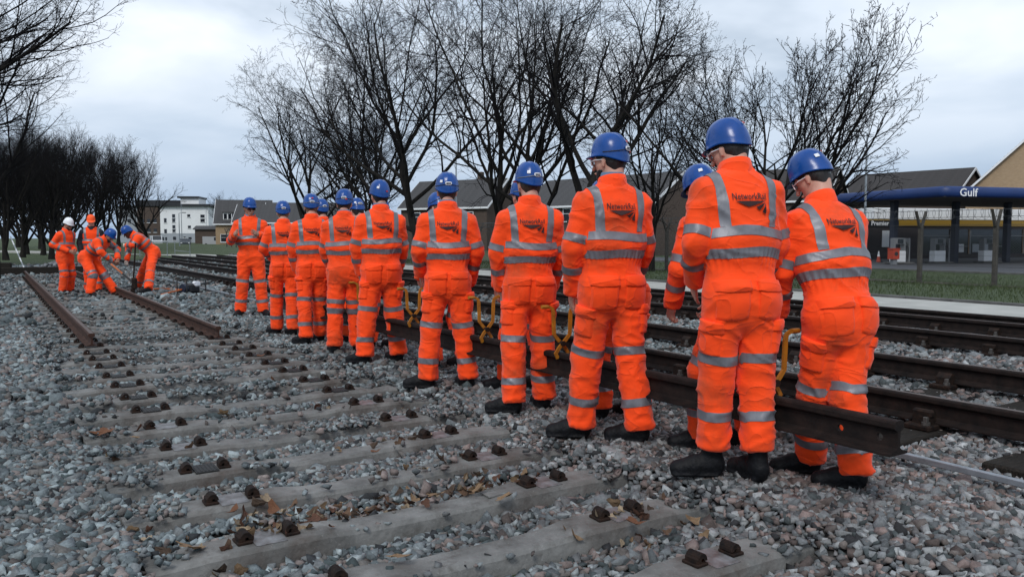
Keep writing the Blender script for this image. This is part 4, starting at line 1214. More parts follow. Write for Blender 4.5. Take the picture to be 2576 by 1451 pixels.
nt_ = 0
nt_ += tree_kind('tall_a', 21, 14.2, .21, S_TALL)
nt_ += tree_kind('tall_b', 34, 14.6, .20, S_UP)
nt_ += tree_kind('fork', 47, 13.0, .30, S_FORK)
nt_ += tree_kind('fan', 58, 8.2, .15, S_FAN)
nt_ += tree_kind('sweep', 63, 17.0, .28, S_SWEEP)
nt_ += tree_kind('dense', 75, 12.0, .20, S_DENSE)
nt_ += tree_kind('dense_b', 81, 12.0, .20, dict(S_DENSE, ang=(40, 30, 32, 36), up=.9))
print('tree quads', nt_)
def tree(key, x, y, label, s=1.0, rz=0.0, z=None, group='bare trees along the railway', tilt=(0, 0)):
    t = x * TV[0] + y * TV[1]; n = x * NV[0] + y * NV[1]
    root = empty('bare_tree', (x, y, (float(land_z(t, n)) if z is None else z) - .04), rz); root.scale = (s, s, s)
    root.rotation_euler = (tilt[0], tilt[1], rz)
    tag(root, label, 'tree', group)
    link('trunk', TREES[key][0], root); link('crown', TREES[key][1], root)
tree('tall_a', -13.2, 51.0, 'bare spreading tree whose crown is outermost over the pale sky gap', .98, .4)
tree('tall_b', -11.0, 56.0, 'bare tree standing just behind the outermost spreading tree', .78, 2.0)
tree('tall_b', -7.0, 42.0, 'tall bare tree rising behind the shortest men of the line', .92, 1.1)
tree('tall_a', -4.0, 37.0, 'tall bare tree with upswept limbs behind the man with hand to his hip', 1.06, 2.6)
tree('fork', -7.5, 47.5, 'slim bare tree between two taller ones behind the crew', .82, .2)
tree('tall_b', -.35, 32.5, 'straight bare tree beside the leaning one behind the crew', .92, 4.0)
tree('tall_a', .3, 31.3, 'leaning bare tree bending away from the thick forked tree', .92, 5.3, tilt=(0, -.20))
tree('fork', 2.05, 27.6, 'thick forked bare tree with heavy dark limbs in front of the brick house', 1.0, 3.6)
tree('tall_b', 5.6, 33.0, 'bare tree with a long low limb, between the forked and the fan-shaped tree', .68, .7)
tree('fan', 7.3, 21.8, 'small bare fan-shaped tree with many upright stems by the filling station', 1.04, .3)
tree('sweep', -21.8, 29.0, 'great bare tree with sweeping limbs at the edge of the grass', 1.06, 1.3)
tree('sweep', -26.5, 40.0, 'bare tree with drooping limbs behind the great sweeping tree', .86, 3.1)
FT = [('dense', -33.2, 53.5, .82, 0), ('dense_b', -31.6, 56.0, .86, 1), ('dense', -60.0, 104.0, 1.25, 2), ('dense_b', -54.5, 98.0, 1.15, 3), ('dense', -47.0, 86.0, 1.12, 4), ('dense_b', -40.5, 78.0, .98, 5),
      ('dense', -71.0, 112.0, 1.3, .8), ('dense_b', -50.5, 92.0, 1.2, 1.7), ('dense', -40.5, 70.5, .92, 2.9), ('dense_b', -44.0, 74.0, .95, 4.2), ('dense', -53.0, 110.0, 1.2, 5.5), ('dense', -37.5, 62.5, .9, 3.3), ('dense_b', -64.0, 118.0, 1.35, .3),
      ('dense_b', -75.0, 124.0, 1.3, 2.2), ('dense', -60.5, 122.0, 1.3, 1.9)]
for k, (key, x, y, s, rz) in enumerate(FT):
    tree(key, x, y, 'bare dense park tree in the dark avenue behind the men with hammers', s, rz, group='trees of the park avenue')
tree('dense_b', -41.4, 93.0, 'round-crowned bare tree standing alone in front of the white flats', 1.08, 2.4, group='trees of the park avenue')
for k, (x, y, s) in enumerate(((-58, 165, .9), (-52, 170, .8))):
    tree('dense', x, y, 'small far bare tree between the white flats and the grey-roofed houses', s, k * 2.0, group='trees of the park avenue')

# ------------------------------------------------------------------ fence with cranked posts
fence_mat = mat('weathered_post', (0.035, 0.033, 0.030), .9, vscale=6, col2=(0.080, 0.073, 0.064), bump=.008, bscale=20)
M['wire'] = mat('fence_wire', (0.07, 0.075, 0.08), .5, .6)
FN, FSP = 27.0, 2.5
fence = empty('security_fence', tn(0, FN, 0), TH); tag(fence, 'chain-link security fence on cranked posts topped with barbed wire coils', 'fence')
def post_mesh():
    mb = MB(); mb.prism([(-.065, -.065), (.065, -.065), (.05, .065), (-.05, .065)], 'z', -.2, 2.1)
    for sx in (-1, 1):
        mb.prism([(sx * .05 - .045, 1.96), (sx * .05 + .045, 1.96), (sx * .28 + .03, 2.50), (sx * .28 - .03, 2.52)], 'y', -.04, .04)
    return mb.mesh('post', fence_mat)
PM = post_mesh(); post_ts = np.arange(-3.9, 116, FSP)
for t in post_ts:
    link('post', PM, fence, (0, t, float(land_z(t, FN)) - .02), rng.uniform(-.04, .04))
for i in range(len(post_ts) - 1):
    t0, t1 = post_ts[i] + .075, post_ts[i + 1] - .075; z0 = float(land_z(t0, FN)); W = MB()
    far = t0 > 32
    if t0 < 60:
        gap = .085 if not far else .2
        k = t0 - 2.0
        while k < t1:      # two sets of diagonal wires
            for sgn in (1, -1):
                a0 = max(k, t0); a1 = min(k + 2.0, t1)
                if a1 - a0 > .02:
                    za, zb = (a0 - k), (a1 - k)
                    if sgn < 0: za, zb = 2.0 - za, 2.0 - zb
                    W.tube([(0.004 * sgn, a0, z0 + .03 + za), (.004 * sgn, a1, z0 + .03 + zb)], .0024 if not far else .004, 3, False)
            k += gap
        W.obj('chain_link', M['wire'], fence)
    L = MB()
    for zz in (.05, 1.0, 2.0): L.tube([(.02, post_ts[i], z0 + zz), (.02, post_ts[i + 1], z0 + zz)], .004 if not far else .007, 4, False)
    for sx in (-1, 1):
        for q in (.14, .27): L.tube([(sx * q, post_ts[i], z0 + 2.02 + q * 1.75), (sx * q, post_ts[i + 1], z0 + 2.02 + q * 1.75)], .004 if not far else .008, 4, False)
    L.obj('line_wire', M['wire'], fence)
    Cq = MB(); nl = 11
    Cq.tube([(math.sin(a) * .17, post_ts[i] + FSP * a / (2 * math.pi * nl), z0 + 2.36 + math.cos(a) * .17) for a in np.linspace(0, 2 * math.pi * nl, nl * 10 + 1)], .006 if not far else .009, 3, False)
    Cq.obj('razor_coil', M['wire'], fence)

# ------------------------------------------------------------------ road and forecourt
M['brick'] = mat('buff_brick', (0.30, 0.195, 0.105), .9, vscale=2.2, col2=(0.38, 0.26, 0.15), bump=.01, bscale=40)
def brick_mat(name, c1, c2, mortar, scale=1.0):
    m = mat(name, c1, .9); nt = m.node_tree; b = nt.nodes['Principled BSDF']
    tc = nt.nodes.new('ShaderNodeTexCoord'); sp_ = nt.nodes.new('ShaderNodeSeparateXYZ'); ad = nt.nodes.new('ShaderNodeMath'); cb = nt.nodes.new('ShaderNodeCombineXYZ')
    nt.links.new(tc.outputs['Object'], sp_.inputs[0]); nt.links.new(sp_.outputs[0], ad.inputs[0]); nt.links.new(sp_.outputs[1], ad.inputs[1]); nt.links.new(ad.outputs[0], cb.inputs[0]); nt.links.new(sp_.outputs[2], cb.inputs[1])
    br = nt.nodes.new('ShaderNodeTexBrick'); br.inputs['Scale'].default_value = 1.0; br.inputs['Brick Width'].default_value = .225 * scale; br.inputs['Row Height'].default_value = .075 * scale; br.inputs['Mortar Size'].default_value = .006
    br.inputs['Color1'].default_value = (*c1, 1); br.inputs['Color2'].default_value = (*c2, 1); br.inputs['Mortar'].default_value = (*mortar, 1)
    nt.links.new(cb.outputs[0], br.inputs['Vector']); nt.links.new(br.outputs['Color'], b.inputs['Base Color'])
    return m
M['buff'] = brick_mat('buff_brickwork', (0.30, 0.20, 0.11), (0.36, 0.25, 0.145), (0.33, 0.29, 0.23))
M['redbrick'] = brick_mat('brown_brickwork', (0.055, 0.038, 0.030), (0.078, 0.054, 0.042), (0.08, 0.07, 0.06))
M['darkbrick'] = brick_mat('dark_brickwork', (0.030, 0.026, 0.030), (0.045, 0.037, 0.040), (0.05, 0.045, 0.045))
M['render'] = mat('white_render', (0.72, 0.74, 0.75), .9, var=.05, vscale=.6)
M['greyrender'] = mat('grey_render', (0.30, 0.33, 0.36), .9, var=.06)
M['tile'] = mat('roof_tile', (0.048, 0.048, 0.050), .85, var=.2, vscale=2)
M['tile_brown'] = mat('brown_tile', (0.036, 0.033, 0.033), .85, var=.2, vscale=2)
M['glass'] = mat('window_glass', (0.012, 0.015, 0.02), .08, spec=.7)
M['white_trim'] = mat('white_trim', (0.72, 0.74, 0.76), .5)
M['dark_trim'] = mat('dark_trim', (0.015, 0.018, 0.022), .5)
M['navy'] = mat('navy_fascia', (0.004, 0.026, 0.12), .5, var=.12, vscale=.6)
M['navy_dark'] = mat('navy_column', (0.006, 0.012, 0.03), .5)
M['soffit'] = mat('canopy_soffit', (0.075, 0.072, 0.07), .8, var=.1)
M['sign_yellow'] = mat('yellow_sign', (0.26, 0.155, 0.012), .5)
M['sign_white'] = mat('white_lettering', (0.78, 0.80, 0.82), .5)
M['pump_grey'] = mat('pump_grey', (0.16, 0.17, 0.18), .5, var=.1)
M['pump_white'] = mat('pump_white', (0.62, 0.64, 0.66), .5, var=.06)
M['red'] = mat('red_bin', (0.38, 0.04, 0.012), .5)
_t = list(np.arange(-60, 190, 10.0))
rd = strip('road', nt_line(42.5, _t), nt_line(51, _t), -.498, .05, M['road'], ''); tag(rd, 'grey asphalt road beyond the fence', kind='structure')
_t = list(np.arange(-45, 52, 8.0))
fc = strip('forecourt', nt_line(51.02, _t), nt_line(95, _t), -.475, .06, M['road'], ''); tag(fc, 'asphalt forecourt of the filling station', kind='structure')
kb = MB()
for t in np.arange(-20, 60, 1.0): kb.box((0, t + .5, -.49), (.14, .985, .12), bev=.015)
tag(kb.obj('kerb', M['kerb'], None, tn(0, 42.4, 0), TH), 'stone kerb along the road beyond the fence', kind='structure')
so = MB(); r5 = np.random.default_rng(5)
gv, gf = [], []
for i in range(41):
    for j in range(5):
        t = -8 + i * 2.0; n = 27.9 + j * .35; w = .06 * (1 if 0 < j < 4 else 0)
        gv.append((n - FN, t, float(land_z(t, n)) + (w + .03 * r5.random() if w else -.03)))
for i in range(40):
    for j in range(4): gf.append((i * 5 + j, i * 5 + j + 1, (i + 1) * 5 + j + 1, (i + 1) * 5 + j))
so.add(gv, gf); tag(so.obj('soil_bank', M['soil'], None, tn(0, FN, 0), TH, True), 'dark bare soil strip along the fence', kind='structure')

# ------------------------------------------------------------------ filling station
GZ = -.475
KX, KY = 26.4, 50.0; E2A = math.atan2(.30, .954)
st = empty('filling_station_canopy', (KX, KY, GZ), E2A); tag(st, 'flat petrol station canopy with rounded dark blue fascia', 'canopy')
zb, zt = 4.24, 4.90
cw, cdp = 24.0, 13.0         # local x along the front, y back
# rounded fascia: front and the side
def fascia(pts, nrm, nm):
    prof = [(0, 0), (.10, .03), (.17, .12), (.19, .30), (.17, .50), (.10, .61), (0, .66)]
    mb = MB(); vs_, fs_ = [], []
    for (p, n_) in zip(pts, nrm):
        for a, b in prof: vs_.append((p[0] + n_[0] * a, p[1] + n_[1] * a, zb + b))
    k = len(prof)
    for i in range(len(pts) - 1):
        for j in range(k - 1): fs_.append((i * k + j, (i + 1) * k + j, (i + 1) * k + j + 1, i * k + j + 1))
    mb.add(vs_, fs_); mb.obj(nm, M['navy'], st, smooth=True)
fascia([(0, cdp), (0, .4), (.12, .12), (.4, 0), (cw, 0)], [(-1, 0), (-1, 0), (-.7, -.7), (0, -1), (0, -1)], 'fascia')
mb = MB(); mb.box((cw / 2 + .01, cdp / 2 + .01, zb + .16), (cw - .05, cdp - .05, .3)); mb.obj('soffit', M['soffit'], st)
mb = MB(); mb.box((cw / 2 + .01, cdp / 2 + .01, zt - .10), (cw - .05, cdp - .05, .12)); mb.obj('roof_deck', M['soffit'], st)
v, f = text_arrays('Gulf', .80, 1.02, 0, .012)
x0 = min(p[0] for p in v)
pyd('lettering', [(p[0] - x0 + .95, -.215, zb + .06 + p[1] * .86) for p in v], f, M['sign_white'], st, False)
ca, sa = math.cos(E2A), math.sin(E2A)
def to_local(x, y): return ((x - KX) * ca + (y - KY) * sa, -(x - KX) * sa + (y - KY) * ca)
for px in (2245, 2399, 2529):
    u = (px - CX) / FOC
    # row of columns 5.5 m behind the front edge
    for dd in np.arange(50, 75, .02):
        lx, ly = to_local(u * dd, dd)
        if ly >= 5.6: break
    mb = MB(); mb.box((lx, ly, zb / 2), (.40, .40, zb + .02), bev=.03); mb.obj('column', M['navy_dark'], st)
def pump(px, label):
    u = (px - CX) / FOC
    for dd in np.arange(50, 75, .02):
        lx, ly = to_local(u * dd, dd)
        if ly >= 4.6: break
    r_ = empty('fuel_pump', (u * dd, dd, GZ), E2A); tag(r_, label, 'fuel pump', 'fuel pumps')
    b = MB(); b.box((0, 0, .06), (1.7, .9, .12), bev=.03); b.obj('plinth', M['kerb'], r_)
    b = MB(); b.box((-.18, 0, .50), (.92, .5, .74), bev=.02); b.obj('cabinet', M['pump_white'], r_)
    for sx in (-.58, .24, .62):
        b = MB(); b.box((sx, 0, .92), (.10, .42, 1.6), bev=.02); b.obj('pillar', M['pump_grey'], r_)
    b = MB(); b.box((-.17, 0, 1.52), (.74, .44, .42), bev=.03); h_ = b.obj('display_head', M['pump_grey'], r_)
    b = MB(); b.box((-.17, -.226, 1.52), (.46, .02, .30)); b.obj('screen', M['glass'], h_)
    b = MB(); b.tube([(.43, -.1, 1.45), (.52, -.2, 1.0), (.50, -.2, .5), (.44, -.2, .35), (.40, -.18, .6), (.40, -.14, 1.1)], .025, 6); b.obj('hose', M['rubber'], r_, smooth=True)
    b = MB(); b.box((.40, -.12, 1.15), (.09, .14, .20), bev=.02); b.obj('nozzle', M['dark_plastic'], r_)
pump(2262, 'fuel pump beside the red bin under the blue canopy'); pump(2362, 'fuel pump between two canopy columns, in front of the shop window'); pump(2484, 'fuel pump behind the second concrete fence post under the canopy')
# red bin and cone by the first column
def at_depth(px, d): return ((px - CX) / FOC * d, d)
x, y = at_depth(2247, 53.5); rbn = empty('litter_bin', (x, y, GZ), .3); tag(rbn, 'orange-red bin by the canopy column', 'bin')
b = MB(); b.prism([(-.26, -.22), (.26, -.22), (.30, .22), (-.30, .22)], 'z', .35, 1.0); b.obj('body', M['red'], rbn); b = MB(); b.box((0, 0, 1.03), (.66, .5, .06), bev=.02); b.obj('lid', M['red'], rbn)
b = MB(); b.box((0, 0, .17), (.3, .3, .35)); b.obj('stand', M['pump_grey'], rbn); b = MB(); b.prism([(math.cos(a) * .14, .70 + math.sin(a) * .14) for a in np.linspace(0, 6.28, 14, endpoint=False)], 'y', -.225, -.2); b.obj('opening', M['dark_plastic'], rbn)
x, y = at_depth(2209, 58); cn = empty('traffic_cone', (x, y, GZ), 0); tag(cn, 'small white and orange traffic cone by the shop wall', 'cone')
b = MB(); b.box((0, 0, .02), (.42, .42, .04), bev=.01); b.obj('base', M['dark_plastic'], cn); b = MB(); b.tube([(0, 0, .04), (0, 0, .42)], [.15, .09], 12); b.obj('lower_cone', M['red'], cn)
b = MB(); b.tube([(0, 0, .42), (0, 0, .80)], [.09, .03], 12); b.obj('white_sleeve', M['sign_white'], cn)
# shop
sx0, sy0 = at_depth(2120, 66.0)
shop = empty('shop', (sx0, sy0, GZ), E2A); tag(shop, 'dark brick shop with yellow and black sign band and white parapet', 'shop')
sw, sd_ = 34.0, 9.0; wallh = 2.75
def wallp(x0, x1, z0, z1, mt='darkbrick', nm='wall'):
    b = MB(); b.box(((x0 + x1) / 2, .15, (z0 + z1) / 2), (x1 - x0, .3, z1 - z0)); return b.obj(nm, M[mt], shop)
def lx_of(px): 
    u = (px - CX) / FOC
    for dd in np.arange(55, 95, .02):
        X, Y = u * dd - sx0, dd - sy0
        if -X * sa + Y * ca >= 0: return X * ca + Y * sa
a1, a2, a3, a4, a5, a6 = (lx_of(p) for p in (2320, 2392, 2440, 2505, 2536, 2575))
wallp(0, a1, 0, wallh); wallp(a1 + .001, a6 + 6, 0, .35); wallp(a1 + .002, a6 + 6, 2.45, wallh)
b = MB(); b.box((0.2, 4.5, 1.4), (.3, 8.4, 2.8)); b.obj('side_wall', M['darkbrick'], shop)
for i, (q0, q1) in enumerate(((a1, a2), (a2, a3), (a3, a4), (a4, a5), (a5, a6))):
    b = MB(); b.box(((q0 + q1) / 2, .2, 1.4), (q1 - q0 - .12, .03, 2.1)); w_ = b.obj('window', M['glass'], shop)
    b = MB()
    for xx in (q0 + .03, q1 - .03): b.box((xx, .12, 1.4), (.06, .10, 2.1))
    b.box(((q0 + q1) / 2, .12, 1.0 if i % 2 else 1.9), (q1 - q0 - .12, .08, .05)); b.obj('frame', M['pump_grey'], w_)
    if i in (1, 2):
        b = MB(); b.box(((q0 + q1) / 2 - .2, .17, .85), ((q1 - q0) * .62, .02, .7)); b.obj('poster', M['pump_white'] if i == 1 else M['greyrender'], w_)
b = MB(); b.box((sw / 2, .6, 3.15), (sw, 1.2, .06)); b.obj('sign_soffit', M['dark_trim'], shop)
xb = lx_of(2240)
b = MB(); b.box((xb / 2 + .4, -.06, 2.96), (xb - .8 + 1.2, .10, .50)); b.obj('black_sign', M['dark_trim'], shop)
b = MB(); b.box(((xb + .62 + sw) / 2, -.05, 2.96), (sw - xb - .62, .08, .50)); b.obj('yellow_sign', M['sign_yellow'], shop)
b = MB(); b.box((xb / 2 + .4, -.115, 3.19), (xb - .8 + 1.2, .01, .10)); b.obj('yellow_stripe', M['sign_yellow'], shop)
v, f = text_arrays('Premier', .52, 1.0, 0, .010); x0 = min(p[0] for p in v); wv = max(p[0] for p in v) - x0
pyd('lettering', [((p[0] - x0) / wv * 1.75 + lx_of(2186), -.125, 2.75 + p[1]) for p in v], f, M['sign_white'], shop, False)
b = MB(); b.box((sw / 2 + 1.6, 3.2, 3.72), (sw - 3.0, 6, .95), bev=.03); b.obj('parapet', M['render'], shop)
b = MB(); b.box((lx_of(2226), -.02, 1.65), (.80, .04, 1.35)); b.obj('notice', M['sign_white'], shop)
for k in range(24):
    b = MB(); b.box((3.5 + k * 1.25, .185, 3.72), (.03, .02, .93)); b.obj('parapet_joint', M['pump_grey'], shop)

# ------------------------------------------------------------------ houses
def house(name, label, x, y, z, rz, L, W, eave, ridge, wall_m, roof_m, wins=(), gwins=(), dormers=(), over=.35, chimney=False, trim=True, group='houses beyond the road'):
    """local x along the ridge, front at -y"""
    h = empty(name, (x, y, z), rz); tag(h, label, 'house', group)
    b = MB(); b.prism([(-W / 2, 0), (W / 2, 0), (W / 2, eave), (0, ridge - .12), (-W / 2, eave)], 'x', -L / 2, L / 2); b.obj('wall', M[wall_m], h)
    sl = math.hypot(W / 2, ridge - eave); slope = (ridge - eave) / (W / 2)
    for sg in (-1, 1):
        b = MB(); o = over; b.add([(-L / 2 - o, sg * (W / 2 + o), eave - slope * o + .02), (L / 2 + o, sg * (W / 2 + o), eave - slope * o + .02), (L / 2 + o, 0, ridge + .02), (-L / 2 - o, 0, ridge + .02),
              (-L / 2 - o, sg * (W / 2 + o), eave - slope * o + .16), (L / 2 + o, sg * (W / 2 + o), eave - slope * o + .16), (L / 2 + o, 0, ridge + .16), (-L / 2 - o, 0, ridge + .16)],
              [(0, 1, 2, 3), (4, 5, 6, 7), (0, 1, 5, 4), (2, 3, 7, 6), (1, 2, 6, 5), (0, 3, 7, 4)])
        r_ = b.obj('roof', M[roof_m], h)
        if sg < 0:       # courses of tiles lapped down the front slope
            nrow = int(sl / .42)
            for k in range(nrow):
                f0 = (k + .5) / nrow; yy = -(W / 2 + o) * (1 - f0); zz = eave - slope * o + (ridge - eave + slope * o) * f0 + .165
                c = MB(); c.box((0, 0, 0), (L + 2 * o, sl / nrow * .98, .03), M=Matrix.Rotation(math.atan(slope) + .05, 3, 'X')); q = c.obj('tile_course', M[roof_m], r_); q.location = (0, yy, zz)
        if trim:
            b = MB(); b.box((0, sg * (W / 2 + o + .03), eave - slope * o + .02), (L + 2 * o, .06, .22)); b.obj('gutter_board', M['white_trim'], h)
            for e in (-1, 1):
                b = MB(); xx = e * (L / 2 + o + .03)
                b.add([(xx + dx, sg * (W / 2 + o), eave - slope * o + dz) for dx in (-.03, .03) for dz in (-.12, .17)] + [(xx + dx, 0, ridge + dz) for dx in (-.03, .03) for dz in (-.12, .17)],
                      [(0, 1, 3, 2), (4, 6, 7, 5), (0, 4, 5, 1), (2, 3, 7, 6), (1, 5, 7, 3), (0, 2, 6, 4)]); b.obj('barge_board', M['white_trim'], h)
    def win(cx, cz, w, hh, face):
        # face: 'f' front (-y), 'g' gable +x, 'k' gable -x
        def P(a, d, c): return (a, -W / 2 - d, c) if face == 'f' else ((L / 2 + d, a, c) if face == 'g' else (-L / 2 - d, a, c))
        def D(a, d, c): return (a, d, c) if face == 'f' else (d, a, c)
        b = MB(); b.box(P(cx, .005, cz), D(w, .03, hh)); wn_ = b.obj('window', M['glass'], h)
        b = MB()
        for s_ in (-1, 1): b.box(P(cx + s_ * (w / 2 + .03), .03, cz), D(.08, .08, hh + .14)); b.box(P(cx, .03, cz + s_ * (hh / 2 + .03)), D(w - .02, .08, .08))
        b.box(P(cx, .032, cz + .1 * hh), D(w - .02, .06, .05)); b.obj('frame', M['white_trim'], wn_)
        b = MB(); b.box(P(cx, .06, cz - hh / 2 - .11), D(w + .3, .16, .06)); b.obj('sill', M['white_trim'], wn_)
    for q in wins: win(*q, 'f')
    for q in gwins: win(*q)
    for dx in dormers:
        zz = eave + .9; yy = -W / 2 + .55
        b = MB(); b.box((dx, yy + .7, zz + .25), (1.5, 1.5, 1.3)); d_ = b.obj('dormer', M['white_trim'], h)
        for k in (-.36, .36):
            b = MB(); b.box((dx + k, yy - .06, zz + .25), (.52, .03, .95)); b.obj('pane', M['glass'], d_)
        b = MB(); b.box((dx, yy + .65, zz + .97), (1.8, 1.8, .14)); b.obj('dormer_roof', M[roof_m], d_)
    if chimney:
        b = MB(); b.box((L * .2, .3, ridge + .4), (.7, .6, 1.4), bev=.03); b.obj('chimney', M[wall_m], h)
    return h
# big buff gable beside the station
x, y = at_depth(2680, 84); house('brick_house', 'buff brick house with a steep white-edged gable behind the station canopy', x, y + 6, -.5, rad(-124), 12, 11.6, 6.6, 12.4, 'buff', 'tile_brown', gwins=((1.0, 4.0, 1.2, 1.3, 'g'),), over=.4)
# long dark roof behind the canopy
house('brick_house', 'long house with a dark tiled roof between the canopy and the buff gable', 49.6, 101.5, -.5, math.atan2(-9.8, 7.3), 14.0, 9.5, 6.2, 9.75, 'redbrick', 'tile_brown', wins=((-3, 4.6, 1.2, 1.2), (0, 4.6, 1.2, 1.2)))
# house behind the forked tree
house('brick_house', 'brick house with a grey tiled roof behind the thick forked tree', 10.8, 90.0, -.5, math.atan2(-14.1, 12.6), 19.0, 9.0, 5.3, 8.3, 'redbrick', 'tile', wins=((-8, 4.2, 1.1, 1.3), (-5.4, 4.2, 1.1, 1.3), (-2.2, 4.2, 1.1, 1.3), (1.5, 4.2, 1.1, 1.3), (5.2, 4.2, 1.1, 1.3), (-7, 1.5, 1.6, 1.4), (-3, 1.5, 1.6, 1.4), (2, 1.5, 1.6, 1.4), (6, 1.5, 1.6, 1.4)))
house('brick_house', 'brick house with a grey roof and white gable edge behind the straight bare tree', -6.4, 106.0, -.5, math.atan2(-7, 12), 13.0, 9.0, 5.6, 9.0, 'redbrick', 'tile', wins=((-4, 4.2, 1.1, 1.3), (0, 4.2, 1.1, 1.3), (4, 4.2, 1.1, 1.3)), chimney=True)
house('brick_house', 'dark-roofed brick house glimpsed behind the fan-shaped tree', 30.0, 98.0, -.5, math.atan2(-9, 12), 17.0, 9.0, 6.0, 9.6, 'redbrick', 'tile_brown', wins=((-5, 4.4, 1.1, 1.3), (-1, 4.4, 1.1, 1.3), (3, 4.4, 1.1, 1.3)))
house('brick_house', 'grey-roofed house seen between the crew and the outermost tree', -38.5, 150.0, -.5, rad(8), 12.0, 9.0, 4.6, 7.9, 'buff', 'tile', wins=((-4, 3.6, 1.1, 1.2), (0, 3.6, 1.1, 1.2), (4, 3.6, 1.1, 1.2)), dormers=(-3, 2))
x, y = at_depth(618, 150); house('dormer_house', 'grey-roofed house with white dormers beyond the fence, next to the white flats', x, y, -.5, rad(14), 9.2, 10.0, 4.3, 8.4, 'buff', 'tile', wins=((-3, 1.6, 1.5, 1.3), (0, 1.6, 1.5, 1.3), (3, 1.6, 1.5, 1.3)), dormers=(-2.6, 1.6))
x, y = at_depth(552, 165); house('outbuilding', 'low flat dark building between the white flats and the dormer house', x, y, -.5, rad(10), 8.0, 6.0, 3.3, 3.9, 'redbrick', 'tile', trim=False)

# white flats
fx, fy = at_depth(467, 188.0)
fl = empty('flats', (fx, fy, -.6), rad(9)); tag(fl, 'white rendered three-storey flats with flat dark roofs', 'building')
def fpx(px): return (px - 467) / FOC * 188.0
def fz(py): return CAM_H + (HY - py) / FOC * 188.0 + .6
def fbox(nm, p0, p1, ztop, dep, mt, y0=0.0, z0=0.0, parent=None):
    b = MB(); b.box(((fpx(p0) + fpx(p1)) / 2, y0 + dep / 2, (z0 + ztop) / 2), (fpx(p1) - fpx(p0), dep, ztop - z0)); return b.obj(nm, M[mt], parent or fl)
fbox('wall', 409, 524, fz(520), 12, 'render'); fbox('roof_slab', 400, 531, fz(514), 13.5, 'dark_trim', -.7, fz(520) + .01)
fbox('upper_wall', 452, 496, fz(498), 8, 'render', 2.5, fz(514) + .01); fbox('roof_slab', 445, 498, fz(493.5), 9, 'dark_trim', 2.0, fz(498) + .01)
fbox('plinth_wall', 409, 523, fz(587), .05, 'greyrender', -.055)
fbox('brick_wing', 352, 408, fz(522), 11, 'redbrick', 1.0); fbox('roof_slab', 340, 453, fz(503), 9, 'dark_trim', 4.0, fz(518))
fbox('grey_wing', 300, 351, fz(522), 10, 'greyrender', 2.0)
fbox('roof_slab', 296, 352, fz(519), 11, 'dark_trim', 1.6, fz(522) + .01)
for (px, py, w, hh) in ((421, 555, 6, 11), (441, 544, 7, 9), (441, 555, 7, 9), (477, 543, 7, 6.5), (510, 544, 10, 7.5), (510, 555, 10, 8), (421, 582, 6, 11), (441, 571, 7, 9), (441, 581, 7, 7), (478, 571, 7, 6.5), (510, 573, 10, 9.5), (415, 601, 4, 9), (422, 601, 4, 9), (442, 600, 7, 9), (466, 597, 5, 3), (479, 600, 7, 7), (510, 601, 10, 9),
                         (379, 556, 7, 9), (394, 556, 7, 9), (379, 580, 7, 9), (394, 580, 7, 9), (365, 556, 7, 9), (330, 556, 8, 9), (330, 580, 8, 9)):
    y0 = -.03 if px > 405 else (.97 if px > 352 else 1.97)
    if py > 590 and px > 405: y0 = -.09
    b = MB(); b.box((fpx(px), y0, fz(py)), (w / FOC * 188, .06, hh / FOC * 188)); wn_ = b.obj('window', M['glass'], fl)
    b = MB(); b.box((fpx(px), y0 - .04, fz(py) - hh / FOC * 94 - .05), (w / FOC * 188 + .2, .14, .10)); b.obj('sill', M['white_trim'], wn_)
b = MB(); b.tube([(fpx(518), -.12, fz(587)), (fpx(518), -.12, fz(521))], .07, 6); b.obj('drainpipe', M['white_trim'], fl)
# further terrace glimpsed between the trunks
for k, (px, dd, lb) in enumerate(((700, 145, 'far grey-roofed terrace behind the shortest men of the line'), (820, 150, 'far terrace with a grey roof behind the bare trees'))):
    x, y = at_depth(px, dd); house('terrace_house', lb, x, y, -.5, rad(6), 13, 9, 4.4, 7.4, 'redbrick', 'tile', wins=((-4, 3.6, 1.1, 1.2), (0, 3.6, 1.1, 1.2), (4, 3.6, 1.1, 1.2)))

# ------------------------------------------------------------------ lamps, parked vehicles, barriers
def lamp(px, d, hgt, label, arm=1):
    x, y = at_depth(px, d); o = empty('street_lamp', (x, y, -.5), 0); tag(o, label, 'street lamp', 'street lamps')
    b = MB(); b.tube([(0, 0, 0), (0, 0, 1.2), (0, 0, hgt)], [.09, .075, .045], 10); b.obj('pole', M['galv'], o)
    b = MB(); b.tube([(0, 0, hgt), (arm * .25, 0, hgt + .10), (arm * .55, 0, hgt + .12)], .03, 8); b.obj('arm', M['galv'], o)
    b = MB(); b.box((arm * .75, 0, hgt + .12), (.62, .24, .12), bev=.05); b.obj('lantern', M['pump_grey'], o)
lamp(2172, 46, 7.6, 'street lamp standing behind the fan-shaped tree by the station', -1)
lamp(1148, 60, 8.0, 'street lamp seen through the trees behind the crew'); lamp(459, 150, 8.2, 'tall street lamp in front of the white flats'); lamp(453, 118, 5.2, 'short street lamp before the white flats')
